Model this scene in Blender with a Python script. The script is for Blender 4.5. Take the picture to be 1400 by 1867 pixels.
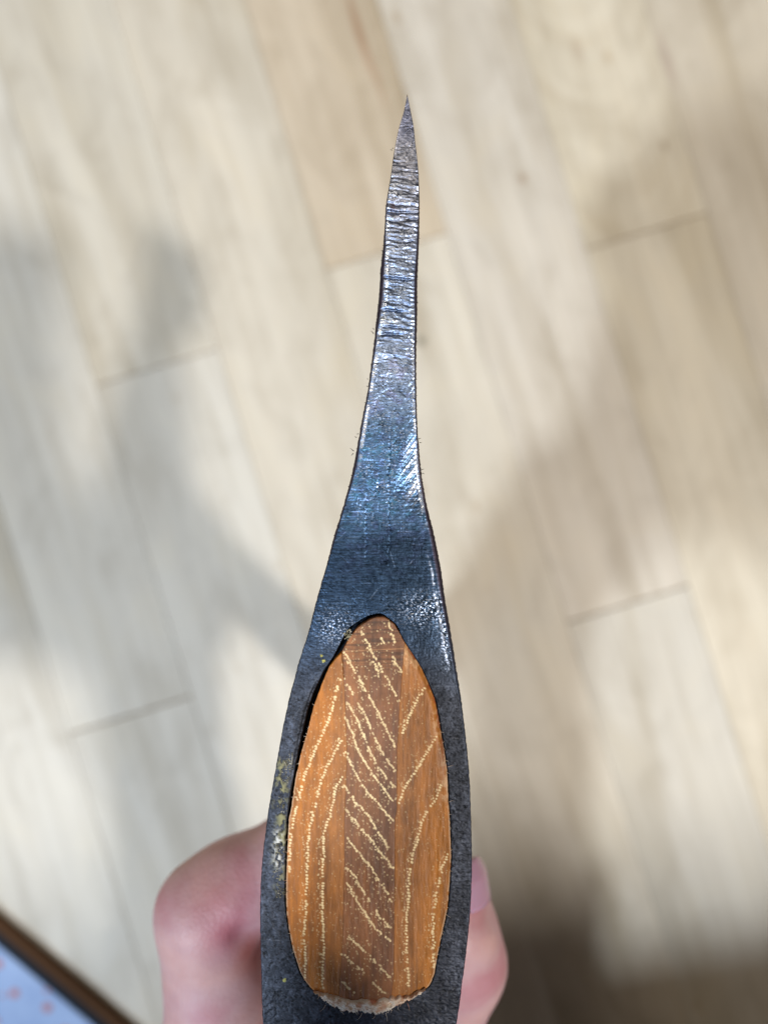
import bpy, math, random
import numpy as np
from mathutils import Vector

for o in list(bpy.data.objects):
    bpy.data.objects.remove(o)
SC = bpy.context.scene
COL = SC.collection
random.seed(7)
RNG = np.random.default_rng(11)

# ------------------------------------------------------------------ camera
CAM_Z = 0.42                       # metres above the floor
K = 0.000724                       # metres per photo pixel per metre of distance
cam_d = bpy.data.cameras.new('camera')
cam = bpy.data.objects.new('camera', cam_d)
COL.objects.link(cam)
cam.location = (0, 0, CAM_Z)
cam_d.sensor_fit = 'VERTICAL'
cam_d.sensor_height = 36.0
cam_d.sensor_width = 27.0
cam_d.lens = 18.0 / (933.5 * K)
cam_d.clip_start = 0.005
cam_d.clip_end = 30
cam_d.dof.use_dof = True
cam_d.dof.focus_distance = 0.1163
cam_d.dof.aperture_fstop = 9.5
SC.camera = cam

# ------------------------------------------------------------------ world and lamps (an indoor workshop)
W = bpy.data.worlds.new('World')
SC.world = W
W.use_nodes = True
bg = W.node_tree.nodes['Background']
bg.inputs[0].default_value = (0.70, 0.64, 0.60, 1)
bg.inputs[1].default_value = 0.16


def lamp(name, loc, target, size, power, color, shape='RECTANGLE', size_y=None):
    d = bpy.data.lights.new(name, 'AREA')
    d.shape = shape
    d.size = size
    if shape == 'RECTANGLE':
        d.size_y = size_y or size
    d.energy = power
    d.color = color
    o = bpy.data.objects.new(name, d)
    COL.objects.link(o)
    o.location = loc
    o.rotation_euler = (Vector(target) - Vector(loc)).to_track_quat('-Z', 'Y').to_euler()
    return o


lamp('ceiling_lamp', (0.84, -0.56, 2.2), (0, 0, 0), 0.15, 35, (1.0, 0.955, 0.895), 'DISK')
lamp('ceiling_lamp', (-0.85, -0.80, 2.1), (0, 0, 0), 0.17, 32, (0.84, 0.92, 1.0), 'DISK')
lamp('ceiling_panel', (-0.5, 0.85, 2.3), (0, 0, 0), 0.3, 8, (1.0, 0.82, 0.58), 'RECTANGLE', 0.3)
lamp('cool_window_light', (-1.15, -1.65, 2.1), (-0.1, -0.1, 0), 1.0, 16, (0.38, 0.66, 1.0), 'RECTANGLE', 0.8)

SC.view_settings.view_transform = 'Standard'
SC.view_settings.look = 'None'
SC.view_settings.gamma = 1
SC.view_settings.exposure = 0.08
SC.render.engine = 'CYCLES'
try:
    SC.cycles.use_denoising = True
    SC.cycles.denoiser = 'OPENIMAGEDENOISE'
except Exception:
    pass


# ------------------------------------------------------------------ helpers
def P(px, py, z):
    """a point seen at photo pixel (px, py) lying at height z"""
    s = (CAM_Z - z) * K
    return ((px - 700.0) * s, (933.5 - py) * s, z)


def lin(r, g, b):
    f = lambda c: (c / 255 / 12.92) if c <= 10 else ((c / 255 + 0.055) / 1.055) ** 2.4
    return np.array([f(r), f(g), f(b)])


_tab = {}


def vnoise(x, y, seed=0):
    """smooth 2-D value noise in 0..1"""
    if seed not in _tab:
        _tab[seed] = np.random.default_rng(1000 + seed).random((512, 512))
    T = _tab[seed]
    xi = np.floor(x).astype(int)
    yi = np.floor(y).astype(int)
    fx = x - xi
    fy = y - yi
    fx = fx * fx * (3 - 2 * fx)
    fy = fy * fy * (3 - 2 * fy)
    a = T[yi % 512, xi % 512]
    b = T[yi % 512, (xi + 1) % 512]
    c = T[(yi + 1) % 512, xi % 512]
    d = T[(yi + 1) % 512, (xi + 1) % 512]
    return (a * (1 - fx) + b * fx) * (1 - fy) + (c * (1 - fx) + d * fx) * fy


def fbm(x, y, seed=0, oct=4):
    s = 0
    a = 0.5
    for i in range(oct):
        s = s + a * vnoise(x * 2 ** i + 17.3 * i, y * 2 ** i + 5.1 * i, seed + i)
        a *= 0.5
    return s / (1 - 0.5 ** oct)


_gt = {}


def gnoise(x, y, seed=0):
    """2-D gradient noise, about 0..1"""
    if seed not in _gt:
        a = np.random.default_rng(5000 + seed).random((512, 512)) * 2 * np.pi
        _gt[seed] = (np.cos(a), np.sin(a))
    GC, GS = _gt[seed]
    xi = np.floor(x).astype(int); yi = np.floor(y).astype(int)
    fx = x - xi; fy = y - yi
    ux = fx * fx * fx * (fx * (6 * fx - 15) + 10); uy = fy * fy * fy * (fy * (6 * fy - 15) + 10)

    def g(i, j):
        a = (yi + j) % 512; b = (xi + i) % 512
        return GC[a, b] * (fx - i) + GS[a, b] * (fy - j)
    v = (g(0, 0) * (1 - ux) + g(1, 0) * ux) * (1 - uy) + (g(0, 1) * (1 - ux) + g(1, 1) * ux) * uy
    return v * 0.75 + 0.5


def gfbm(x, y, seed=0, oct=4, gain=0.55):
    s = 0; a = 1.0; t = 0
    for i in range(oct):
        c, w = math.cos(0.6 * i), math.sin(0.6 * i)
        s = s + a * (gnoise((x * c - y * w) * 2 ** i + 17.3 * i, (x * w + y * c) * 2 ** i + 5.1 * i, seed + i) - 0.5)
        t += a; a *= gain
    return s / t * 1.5 + 0.5


def sstep(a, b, x):
    t = np.clip((x - a) / (b - a), 0, 1)
    return t * t * (3 - 2 * t)


def mesh_obj(name, verts, faces, mat=None, parent=None, smooth=True, attrs=None):
    me = bpy.data.meshes.new(name)
    verts = np.asarray(verts, dtype=np.float32)
    if isinstance(faces, np.ndarray) and faces.ndim == 2:
        n, k = faces.shape
        me.vertices.add(len(verts))
        me.vertices.foreach_set('co', verts.ravel())
        me.loops.add(n * k)
        me.loops.foreach_set('vertex_index', faces.astype(np.int32).ravel())
        me.polygons.add(n)
        me.polygons.foreach_set('loop_start', np.arange(0, n * k, k, dtype=np.int32))
        me.update(calc_edges=True)
    else:
        me.from_pydata([tuple(map(float, v)) for v in verts], [], [tuple(map(int, f)) for f in faces])
        me.update()
    me.polygons.foreach_set('use_smooth', np.full(len(me.polygons), smooth, dtype=bool))
    if attrs:
        for k, v in attrs.items():
            if v.ndim == 2:
                at = me.color_attributes.new(k, 'FLOAT_COLOR', 'POINT')
                c = np.ones((len(verts), 4), dtype=np.float32)
                c[:, :3] = v
                at.data.foreach_set('color', c.ravel())
            else:
                at = me.attributes.new(k, 'FLOAT', 'POINT')
                at.data.foreach_set('value', v.astype(np.float32))
    me.validate()
    if mat:
        me.materials.append(mat)
    o = bpy.data.objects.new(name, me)
    COL.objects.link(o)
    if parent is not None:
        o.parent = parent
        o.matrix_parent_inverse.identity()
        o.location = -Vector(parent.location)
    return o


def tag(o, label=None, cat=None, group=None, kind=None):
    if label: o['label'] = label
    if cat: o['category'] = cat
    if group: o['group'] = group
    if kind: o['kind'] = kind
    return o


def empty(name, loc):
    e = bpy.data.objects.new(name, None)
    COL.objects.link(e)
    e.location = loc
    e.empty_display_size = 0.01
    return e


class Mat:
    def __init__(s, name):
        s.m = bpy.data.materials.new(name)
        s.m.use_nodes = True
        s.nt = s.m.node_tree
        s.b = s.nt.nodes['Principled BSDF']

    def n(s, t, **kw):
        n = s.nt.nodes.new(t)
        for k, v in kw.items():
            if k.startswith('i_'):
                key = k[2:]
                n.inputs[int(key) if key.isdigit() else key].default_value = v
            else:
                setattr(n, k, v)
        return n

    def l(s, a, b):
        s.nt.links.new(a, b)

    def ramp(s, fac, stops):
        r = s.n('ShaderNodeValToRGB')
        el = r.color_ramp.elements
        while len(el) < len(stops): el.new(0.5)
        for e, (p, c) in zip(el, stops):
            e.position = p
            e.color = (*c, 1) if len(c) == 3 else c
        s.l(fac, r.inputs[0])
        return r.outputs[0]

    def bump(s, h, strength, dist, prev=None):
        b = s.n('ShaderNodeBump')
        b.inputs['Strength'].default_value = strength
        b.inputs['Distance'].default_value = dist
        s.l(h, b.inputs['Height'])
        if prev is not None: s.l(prev, b.inputs['Normal'])
        return b.outputs[0]


# ------------------------------------------------------------------ floor: strips of pale wood
def mat_floor(name, base, streak, spots=(), arcs=None):
    m = Mat(name)
    tc = m.n('ShaderNodeTexCoord')
    oi = m.n('ShaderNodeObjectInfo')
    add = m.n('ShaderNodeVectorMath', operation='ADD')
    sc = m.n('ShaderNodeVectorMath', operation='SCALE')
    comb = m.n('ShaderNodeCombineXYZ')
    m.l(oi.outputs['Random'], comb.inputs[0]); m.l(oi.outputs['Random'], comb.inputs[1]); m.l(oi.outputs['Random'], comb.inputs[2])
    m.l(comb.outputs[0], sc.inputs[0]); sc.inputs['Scale'].default_value = 37.0
    m.l(tc.outputs['Object'], add.inputs[0]); m.l(sc.outputs[0], add.inputs[1])

    def noise(scale, det=4, dist=0.0, rough=0.55):
        mp = m.n('ShaderNodeMapping')
        mp.inputs['Scale'].default_value = scale
        m.l(add.outputs[0], mp.inputs[0])
        n = m.n('ShaderNodeTexNoise', i_Scale=1.0, i_Detail=det, i_Roughness=rough, i_Distortion=dist)
        m.l(mp.outputs[0], n.inputs['Vector'])
        return n.outputs[0]
    # grain runs along local Y
    big = noise((26, 3.5, 26), 3, 0.8)
    fine = noise((260, 9, 200), 3, 0.3)
    cloud = noise((34, 18, 34), 4, 0.6, 0.65)
    base = np.array(base)
    dark = base * np.array([0.80, 0.765, 0.70])
    lightc = np.minimum(base * 1.09, 0.85)
    c1 = m.ramp(big, [(0.30, tuple(dark)), (0.52, tuple(base)), (0.72, tuple(lightc))])
    c2 = m.ramp(fine, [(0.30, (0.88, 0.86, 0.83)), (0.6, (1, 1, 1))])
    mx = m.n('ShaderNodeMix', data_type='RGBA', blend_type='MULTIPLY')
    mx.inputs['Factor'].default_value = streak
    m.l(c1, mx.inputs['A']); m.l(c2, mx.inputs['B'])
    c3 = m.ramp(cloud, [(0.3, (0.86, 0.845, 0.82)), (0.5, (1, 1, 1)), (0.7, (1.05, 1.04, 1.01))])
    mx2 = m.n('ShaderNodeMix', data_type='RGBA', blend_type='MULTIPLY')
    mx2.inputs['Factor'].default_value = 1
    m.l(mx.outputs['Result'], mx2.inputs['A']); m.l(c3, mx2.inputs['B'])
    # small darker pin knots
    mp = m.n('ShaderNodeMapping'); mp.inputs['Scale'].default_value = (30, 14, 30)
    m.l(add.outputs[0], mp.inputs[0])
    vo = m.n('ShaderNodeTexVoronoi', i_Scale=1.0)
    m.l(mp.outputs[0], vo.inputs['Vector'])
    kn = m.ramp(vo.outputs['Distance'], [(0.03, (0.72, 0.62, 0.5)), (0.085, (1, 1, 1))])
    mx3 = m.n('ShaderNodeMix', data_type='RGBA', blend_type='MULTIPLY')
    mx3.inputs['Factor'].default_value = 0.6
    m.l(mx2.outputs['Result'], mx3.inputs['A']); m.l(kn, mx3.inputs['B'])
    out = mx3.outputs['Result']
    sep = m.n('ShaderNodeSeparateXYZ')
    m.l(tc.outputs['Object'], sep.inputs[0])

    def math_(op, a, b=None, c=None):
        q = m.n('ShaderNodeMath', operation=op)
        for i, v in enumerate((a, b, c)):
            if v is None: continue
            if isinstance(v, (int, float)): q.inputs[i].default_value = v
            else: m.l(v, q.inputs[i])
        return q.outputs[0]
    if arcs is not None:        # arched grain: y - k x^2, seen as pale nested arcs
        x2 = math_('MULTIPLY', math_('SUBTRACT', sep.outputs[0], arcs[0]), math_('SUBTRACT', sep.outputs[0], arcs[0]))
        uu_ = math_('SUBTRACT', sep.outputs[1], math_('MULTIPLY', x2, arcs[1]))
        cb = m.n('ShaderNodeCombineXYZ')
        m.l(math_('MULTIPLY', uu_, 62.0), cb.inputs[0])
        m.l(math_('MULTIPLY', sep.outputs[0], 9.0), cb.inputs[1])
        an = m.n('ShaderNodeTexNoise', i_Scale=1.0, i_Detail=3.0, i_Roughness=0.6)
        m.l(cb.outputs[0], an.inputs['Vector'])
        ac = m.ramp(an.outputs[0], [(0.34, (0.88, 0.84, 0.78)), (0.5, (0.98, 0.97, 0.95)), (0.64, (1.08, 1.08, 1.07))])
        mq = m.n('ShaderNodeMix', data_type='RGBA', blend_type='MULTIPLY')
        mq.inputs['Factor'].default_value = 0.5
        m.l(out, mq.inputs['A']); m.l(ac, mq.inputs['B']); out = mq.outputs['Result']
    for (lx, ly, rx, ry, col, amt) in spots:
        dx_ = math_('DIVIDE', math_('SUBTRACT', sep.outputs[0], lx), rx)
        dy_ = math_('DIVIDE', math_('SUBTRACT', sep.outputs[1], ly), ry)
        d_ = math_('SQRT', math_('ADD', math_('MULTIPLY', dx_, dx_), math_('MULTIPLY', dy_, dy_)))
        fr = m.n('ShaderNodeMapRange'); fr.inputs['From Min'].default_value = 0.3; fr.inputs['From Max'].default_value = 1.2
        fr.inputs['To Min'].default_value = amt; fr.inputs['To Max'].default_value = 0.0
        m.l(d_, fr.inputs['Value'])
        mq = m.n('ShaderNodeMix', data_type='RGBA', blend_type='MULTIPLY')
        m.l(fr.outputs[0], mq.inputs['Factor']); m.l(out, mq.inputs['A'])
        mq.inputs['B'].default_value = (*col, 1); out = mq.outputs['Result']
    m.l(out, m.b.inputs['Base Color'])
    m.b.inputs['Roughness'].default_value = 0.50
    m.b.inputs['Specular IOR Level'].default_value = 0.42
    m.l(m.bump(fine, 0.12, 0.0004), m.b.inputs['Normal'])
    return m.m


PAL = {'cream': (0.635, 0.575, 0.465), 'light': (0.60, 0.55, 0.463), 'pale': (0.585, 0.555, 0.492), 'tan': (0.56, 0.475, 0.365),
       'warm': (0.59, 0.53, 0.435), 'grey': (0.58, 0.54, 0.462), 'pink': (0.60, 0.55, 0.475)}
MF = {k: mat_floor('strip_' + k, v, 0.9) for k, v in PAL.items()}
# strips with a figure of their own: (seam, py of the upper joint) -> (colour, arched grain, marks at photo pixels)
SPECIAL = {
    (445, 'top'): ('tan', None, [(655, 60, 9, 95, (0.62, 0.40, 0.28), 0.75), (690, 150, 7, 60, (0.7, 0.52, 0.4), 0.5)]),
    (445, 491): ('light', None, [(768, 622, 9, 10, (0.25, 0.26, 0.22), 0.85)]),
    (687, 'top'): ('pink', None, [(952, 325, 8, 12, (0.62, 0.48, 0.38), 0.8)]),
    (929, 'top'): ('cream', (0.0, 26.0), [(1210, 265, 7, 14, (0.5, 0.42, 0.34), 0.7), (1052, 90, 9, 30, (0.75, 0.66, 0.6), 0.6)]),
    (929, 455): ('cream', None, [(1056, 1515, 17, 12, (0.62, 0.52, 0.44), 0.7), (1075, 1565, 24, 18, (0.62, 0.52, 0.44), 0.7)]),
    (1171, 'top'): ('warm', None, [(1215, 110, 9, 60, (0.7, 0.6, 0.62), 0.6)]),
    (203, 'top'): ('light', None, [(345, 250, 16, 60, (0.86, 0.83, 0.76), 0.5)]),
}
mb = Mat('joint_brown')
mb.b.inputs['Base Color'].default_value = (0.26, 0.17, 0.09, 1)
mb.b.inputs['Roughness'].default_value = 0.8

SF = CAM_Z * K                       # metres per pixel on the floor
ANG = math.atan(0.305)
# base sheet under the strips
S = 1.6
floor = mesh_obj('floor', [(-S, -S, -0.012), (S, -S, -0.012), (S, S, -0.012), (-S, S, -0.012),
                           (-S, -S, -0.0012), (S, -S, -0.0012), (S, S, -0.0012), (-S, S, -0.0012)],
                 [(3, 2, 1, 0), (4, 5, 6, 7), (0, 1, 5, 4), (1, 2, 6, 5), (2, 3, 7, 6), (3, 0, 4, 7)], mb.m, smooth=False)
tag(floor, 'pale wooden strip floor of staggered narrow strips far below the axe', None, None, 'structure')
STRIP_W = 242 * math.cos(ANG) * SF
dirv = Vector((math.sin(ANG), -math.cos(ANG), 0))
perp = Vector((math.cos(ANG), math.sin(ANG), 0))
# local frame of a strip: x = perp, y = -dirv (up the picture)


def strip_mesh(length, width, name='floor_strip'):
    hw = width / 2 - 0.00010
    hl = length / 2 - 0.00036
    bv = 0.00025
    be = 0.00045
    z0, z1 = -0.0035, 0.0
    v = [(-hw, -hl, z0), (hw, -hl, z0), (hw, hl, z0), (-hw, hl, z0),
         (-hw, -hl, z1 - bv), (hw, -hl, z1 - bv), (hw, hl, z1 - bv), (-hw, hl, z1 - bv),
         (-hw + bv, -hl + be, z1), (hw - bv, -hl + be, z1), (hw - bv, hl - be, z1), (-hw + bv, hl - be, z1)]
    f = [(3, 2, 1, 0)]
    for a, b in ((0, 4), (4, 8)):
        for i in range(4):
            j = (i + 1) % 4
            f.append((a + i, a + j, b + j, b + i))
    f.append((8, 9, 10, 11))
    return v, f


# rows: seam x at py=0 -> list of (joint py on the left seam, material of the strip above that joint)
rows = {
    -1007: [], -765: [], -523: [(900, 'warm')],
    -281: [(-120, 'cream'), (1338, 'pale')],
    -39: [(-700, 'tan'), (703, 'grey')],
    203: [(-330, 'light'), (1960, 'cream')],
    445: [(-900, 'cream'), (491, 'tan'), (2050, 'light')],
    687: [(-260, 'light'), (1135, 'tan')],
    929: [(-780, 'tan'), (455, 'cream')],
    1171: [(-90, 'grey'), (1480, 'warm')],
    1413: [(300, 'pink')], 1655: [], 1897: [],
}
after = {-523: 'pale', -281: 'pale', -39: 'pale', 203: 'pale', 445: 'pale', 687: 'pale', 929: 'pale', 1171: 'pale', 1413: 'pale'}
keys = list(MF)
for x0, js in rows.items():
    L = 1250
    if not js:
        js = [(random.uniform(-300, 900), random.choice(keys))]
    js = [(y, m) for y, m in js]
    nm = after.get(x0, 'pink')
    # extend up and down
    lo = js[0][0]
    cuts = [lo]
    mats = []
    for y, m in js[1:]:
        mats.append(m)
        cuts.append(y)
    up = js[0][1]
    cuts.insert(0, lo - L * random.uniform(0.9, 1.1)); mats.insert(0, up)
    cuts.append(cuts[-1] + L * random.uniform(0.9, 1.1)); mats.append(nm)
    while cuts[0] > -1700:
        cuts.insert(0, cuts[0] - L); mats.insert(0, random.choice(keys))
    while cuts[-1] < 3600:
        cuts.append(cuts[-1] + L); mats.append(random.choice(keys))
    for a, b, m in zip(cuts[:-1], cuts[1:], mats):
        # left seam point at joint
        pa = Vector(P(x0 + 0.305 * a, a, 0)); pb = Vector(P(x0 + 0.305 * b, b, 0))
        ln = (pb - pa).length
        c = (pa + pb) / 2 + perp * STRIP_W / 2
        v, f = strip_mesh(ln, STRIP_W)
        me = bpy.data.meshes.new('floor_strip')
        me.from_pydata(v, [], f)
        key_ = (x0, 'top' if a < 0 < b else int(a))
        if key_ in SPECIAL:
            cn, arcs_, marks_ = SPECIAL[key_]
            loc_ = []
            for (mx_, my_, rx_, ry_, col_, am_) in marks_:
                d3 = Vector(P(mx_, my_, 0)) - c
                loc_.append((d3.dot(perp), d3.dot(-dirv), rx_ * SF, ry_ * SF, col_, am_))
            me.materials.append(mat_floor('strip_figured', PAL[cn], 0.9, loc_, arcs_))
        else:
            me.materials.append(MF[m])
        o = bpy.data.objects.new('floor_strip', me)
        COL.objects.link(o)
        o.parent = floor
        o.location = c
        o.rotation_euler = (0, 0, math.atan2(perp.y, perp.x))


# ------------------------------------------------------------------ axe head
ZT = CAM_Z - 0.1160                  # height of the head's top face
SP = 0.1160 * K                      # metres per pixel on it

OUT = np.array([  # y, outer left, face left, face right, outer right
    [175.5, 741.6, 742.0, 743.0, 743.4], [203, 735.6, 736.4, 748.3, 749.2], [230, 727.6, 728.6, 753.3, 754.4],
    [257, 721.6, 722.7, 756.0, 757.2], [284, 716.8, 718.4, 759.2, 760.6], [310, 713.4, 715.2, 761.6, 763.0],
    [337, 709.2, 711.2, 762.6, 764.4], [364, 704.4, 707.2, 762.4, 765.2], [391, 702.2, 705.8, 760.9, 765.0],
    [418, 700.8, 704.4, 759.8, 764.6], [445, 698.6, 704.0, 758.2, 763.6], [471, 695.2, 704.0, 756.2, 762.6],
    [498, 693.0, 703.2, 753.6, 761.6], [525, 691.4, 702.4, 752.8, 761.0], [552, 689.4, 700.2, 752.8, 761.0],
    [579, 686.2, 695.2, 754.0, 760.6], [605, 683.6, 690.0, 753.8, 760.2], [632, 680.4, 686.6, 753.6, 759.4],
    [654, 677.6, 683.0, 754.2, 759.2], [707, 670.8, 675.0, 755.0, 759.4], [761, 660.2, 665.4, 756.8, 760.6],
    [814, 650.8, 657.0, 758.8, 764.0], [841, 645.8, 653.6, 759.8, 766.4], [868, 640.0, 647.0, 762.4, 769.4],
    [921, 626.0, 630.6, 770.0, 778.6], [975, 609.4, 614.6, 781.4, 791.8], [1028, 595.6, 598.6, 790.6, 802.4],
    [1100, 575.2, 577.6, 803.0, 813.0], [1146, 563.8, 566.0, 812.0, 821.0], [1197, 547.6, 550.0, 821.6, 829.0],
    [1245, 534.4, 537.0, 830.6, 836.6], [1281, 525.2, 527.8, 837.6, 842.0], [1334, 514.0, 516.6, 844.6, 848.4],
    [1408, 500.8, 503.6, 852.0, 855.6], [1470, 490.0, 493.0, 855.4, 858.8], [1526, 482.4, 485.4, 857.0, 860.4],
    [1591, 475.8, 478.6, 857.4, 860.8], [1657, 473.6, 476.6, 854.8, 858.4], [1723, 474.2, 477.2, 848.8, 852.4],
    [1789, 475.8, 478.8, 840.4, 844.2], [1867, 478.4, 481.4, 829.2, 833.2], [1930, 484.0, 487.0, 816.0, 820.0],
    [1968, 490.0, 494.0, 806.0, 810.0], [1976, 494.0, 500.0, 800.0, 806.0]])


def smooth_curve(y, ys, xs):
    """Catmull-like cubic through the points (monotone enough for these outlines)"""
    m = np.gradient(xs, ys)
    i = np.clip(np.searchsorted(ys, y) - 1, 0, len(ys) - 2)
    h = ys[i + 1] - ys[i]
    t = np.clip((y - ys[i]) / h, 0, 1)
    h00 = 2 * t ** 3 - 3 * t ** 2 + 1; h10 = t ** 3 - 2 * t ** 2 + t
    h01 = -2 * t ** 3 + 3 * t ** 2; h11 = t ** 3 - t ** 2
    return h00 * xs[i] + h10 * h * m[i] + h01 * xs[i + 1] + h11 * h * m[i + 1]


OL, FL, FR, OR = (lambda y, c=c: smooth_curve(y, OUT[:, 0], OUT[:, c]) for c in (1, 2, 3, 4))

# outline of the wood in the eye: y -> left x, right x
WL = np.array([[1124, 693], [1126, 684], [1129, 677], [1137, 663], [1147, 650], [1158, 641], [1169, 634], [1181, 627.5], [1192, 621],
               [1203, 611], [1215, 601], [1234, 592.5], [1254, 584.6], [1290, 571.5], [1330, 561.6], [1376, 548.4], [1422, 538.6],
               [1468, 532], [1493, 527], [1558, 523.8], [1600, 522.6], [1641, 522], [1665, 523.4], [1690, 526.6], [1729, 534],
               [1752, 541], [1775, 549], [1790, 558], [1803, 569], [1810, 578], [1818, 590], [1828, 612], [1834, 640], [1838, 665]])
WR = np.array([[1124, 693], [1126, 701], [1129, 706], [1139, 719], [1154, 728], [1169, 735.8], [1185, 746], [1201, 757], [1221, 769],
               [1241, 778.5], [1277, 793.3], [1310, 800], [1343, 805.5], [1376, 811], [1408, 815], [1460, 817], [1493, 819.6],
               [1558, 822], [1608, 819.6], [1657, 815.4], [1716, 802.5], [1750, 795.6], [1775, 791.6], [1790, 786], [1800, 780],
               [1808, 766], [1817, 749], [1826, 730], [1833, 708], [1838, 665]])
wl = lambda y: np.interp(y, WL[:, 0], WL[:, 1])
wr = lambda y: np.interp(y, WR[:, 0], WR[:, 1])
# the eye itself (a little larger, with an open gap at the upper left)
HL = np.array([[1119, 688], [1123, 673], [1130, 659], [1145, 637], [1165, 625], [1195, 610], [1225, 590], [1265, 571], [1297, 560],
               [1343, 549.5], [1390, 540], [1440, 531], [1480, 525.5], [1520, 521.5], [1558, 520], [1641, 519.5], [1690, 525],
               [1729, 533], [1775, 548], [1803, 568.5], [1818, 589.5], [1832, 625], [1841, 668]])
HR = np.array([[1119, 690], [1121, 699], [1129, 710], [1139, 722], [1169, 739], [1201, 760], [1241, 781.5], [1277, 796], [1343, 808],
               [1408, 817.5], [1493, 822.3], [1558, 825], [1608, 822.6], [1657, 818], [1716, 805.5], [1775, 795], [1800, 784],
               [1817, 753], [1833, 712], [1841, 670]])
hl = lambda y: np.interp(y, HL[:, 0], HL[:, 1])
hr = lambda y: np.where(y > 1150, np.interp(y, WR[:, 0], WR[:, 1]) + 0.6, np.interp(y, HR[:, 0], HR[:, 1]))

NY, NX = 1400, 250
ys = np.linspace(175.6, 1975.5, NY)
u = np.linspace(0, 1, NX)
YY = np.repeat(ys[:, None], NX, 1)
XX = FL(ys)[:, None] * (1 - u) + FR(ys)[:, None] * u
UU = np.repeat(u[None, :], NY, 0)


def band(y, a, b, s=25):
    return sstep(a - s, a + s, y) * (1 - sstep(b - s, b + s, y))


# height in millimetres
rid = band(YY, 272, 690, 24) * (0.45 + 0.55 * sstep(280, 380, YY)) * (1 - 0.6 * sstep(560, 700, YY))
wob = 4 * (vnoise(XX / 16, YY / 30, 1) - 0.5) + 5 * (vnoise(XX / 40, YY / 60, 2) - 0.5)
ph = (YY + wob - 0.12 * (XX - 730))
# irregular stack of pressed ridges
ph = ph + 3.0 * (gnoise(XX / 8, YY / 6, 6) - 0.5)
r1 = vnoise(ph / 6.0, XX / 55, 3)
r2 = vnoise(ph / 2.9, XX / 20, 4)
r3 = vnoise(ph / 16.0, XX / 90, 5)
ridge = 0.22 * (r1 - 0.5) + 0.12 * (r2 - 0.5) + 0.10 * (r3 - 0.5)
groove = -0.22 * np.clip((0.30 - r1) / 0.30, 0, 1) * (vnoise(XX / 26, YY / 12, 8) > 0.3)
fadeR = 1 - 0.75 * sstep(0.80, 1.0, UU) * sstep(380, 460, YY)
H = rid * (ridge + groove) * fadeR
# general fine relief
H += 0.045 * (fbm(XX / 7, YY / 4.5, 10, 4) - 0.5) * (0.6 + 0.8 * band(YY, 300, 950, 60))
# grinder scratches across the face
scr = fbm(XX / 42, YY / 2.1, 20, 3) - 0.5
H += 0.045 * scr * (band(YY, 640, 1170, 60) + 1.3 * sstep(0.78, 0.85, UU) * sstep(1150, 1300, YY) + 0.0)
# forged, pitted skin lower down
low = sstep(1090, 1330, YY + 50 * (gnoise(XX / 30, YY / 40, 350) - 0.5))
wx_ = 5 * gnoise(XX / 11, YY / 11, 31); wy_ = 5 * gnoise(XX / 11, YY / 11, 32)
pit = gfbm((XX + wx_) / 10.0, (YY + wy_) / 7.0, 30, 5, 0.72)
rgA = 1 - np.abs(2 * gfbm((XX + wx_) / 8.5, (YY + wy_) / 7.5, 330, 3, 0.6) - 1)
rgB = 1 - np.abs(2 * gfbm((XX + 2 * wy_) / 4.6, (YY + wx_) / 4.2, 336, 2, 0.6) - 1)
H += low * (0.045 + 0.09 * sstep(0.4, 0.6, gnoise(XX / 40, YY / 55, 361))) * (pit - 0.5) + low * (-0.30 * np.clip(0.36 - pit, 0, 1) + 0.035 * (rgA - 0.8) + 0.02 * (rgB - 0.8))
# crisp wrinkled skin over the blued waist
sA = gfbm(XX / 13, YY / 1.9, 36, 3, 0.6)
sB = gfbm((XX * 0.7 - YY * 0.7) / 2.0, (XX * 0.7 + YY * 0.7) / 16, 41, 3, 0.6)
sC = gfbm(XX / 1.9, YY / 15, 46, 3, 0.6)
sI = gfbm((XX + wx_) / 6.0, (YY + wy_) / 4.0, 56, 4, 0.65)
mB = sstep(0.48, 0.62, gnoise(XX / 30, YY / 42, 66)); mC = sstep(0.50, 0.66, gnoise(XX / 22, YY / 60, 67))
wr1 = 0.5 + 0.42 * (sI - 0.5) + 0.55 * (sA - 0.5) + 0.55 * mB * (sB - 0.5) + 0.5 * mC * (sC - 0.5)
H += 0.105 * (wr1 - 0.5) * band(YY, 300, 1240, 40) * (1 - 0.55 * band(YY, 930, 1090, 40))
# rough worked patch at the eye's upper corners and along the right shoulder
rough = np.exp(-((XX - 772) / 38) ** 2 - ((YY - 1112) / 26) ** 2) + 0.9 * np.exp(-((XX - 812) / 9) ** 2) * band(YY, 1060, 1200, 50) \
    + 0.7 * np.exp(-((XX - 610) / 26) ** 2 - ((YY - 1145) / 30) ** 2)
rough = np.clip(rough, 0, 1)
H += rough * 0.20 * (fbm(XX / 6.5, YY / 5.5, 40, 3) - 0.5)
# long cracks down the middle
def crack(xc, y0, y1, w, d, seed):
    xx = xc + 7 * (gnoise(YY / 34, YY * 0 + seed, 50) - 0.5) + 2.5 * (gnoise(YY / 7, YY * 0 + seed, 51) - 0.5)
    return -d * np.exp(-((XX - xx) / w) ** 2) * band(YY, y0, y1, 14) * np.clip(gnoise(YY / 9, YY * 0 + seed, 52) * 2.2 - 0.3, 0, 1)
H += crack(709.5, 800, 1030, 1.2, 0.09, 3.3) + crack(668, 905, 1020, 1.5, 0.08, 8.1) + crack(689, 840, 930, 1.1, 0.06, 12.7)
# curved press mark
dd = np.sqrt(((XX - 716) / 32) ** 2 + ((YY - 745) / 35) ** 2)
H += -0.05 * np.exp(-((dd - 1) / 0.07) ** 2) * (YY < 745) - 0.03 * (dd < 1) * (1 - dd)
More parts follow.
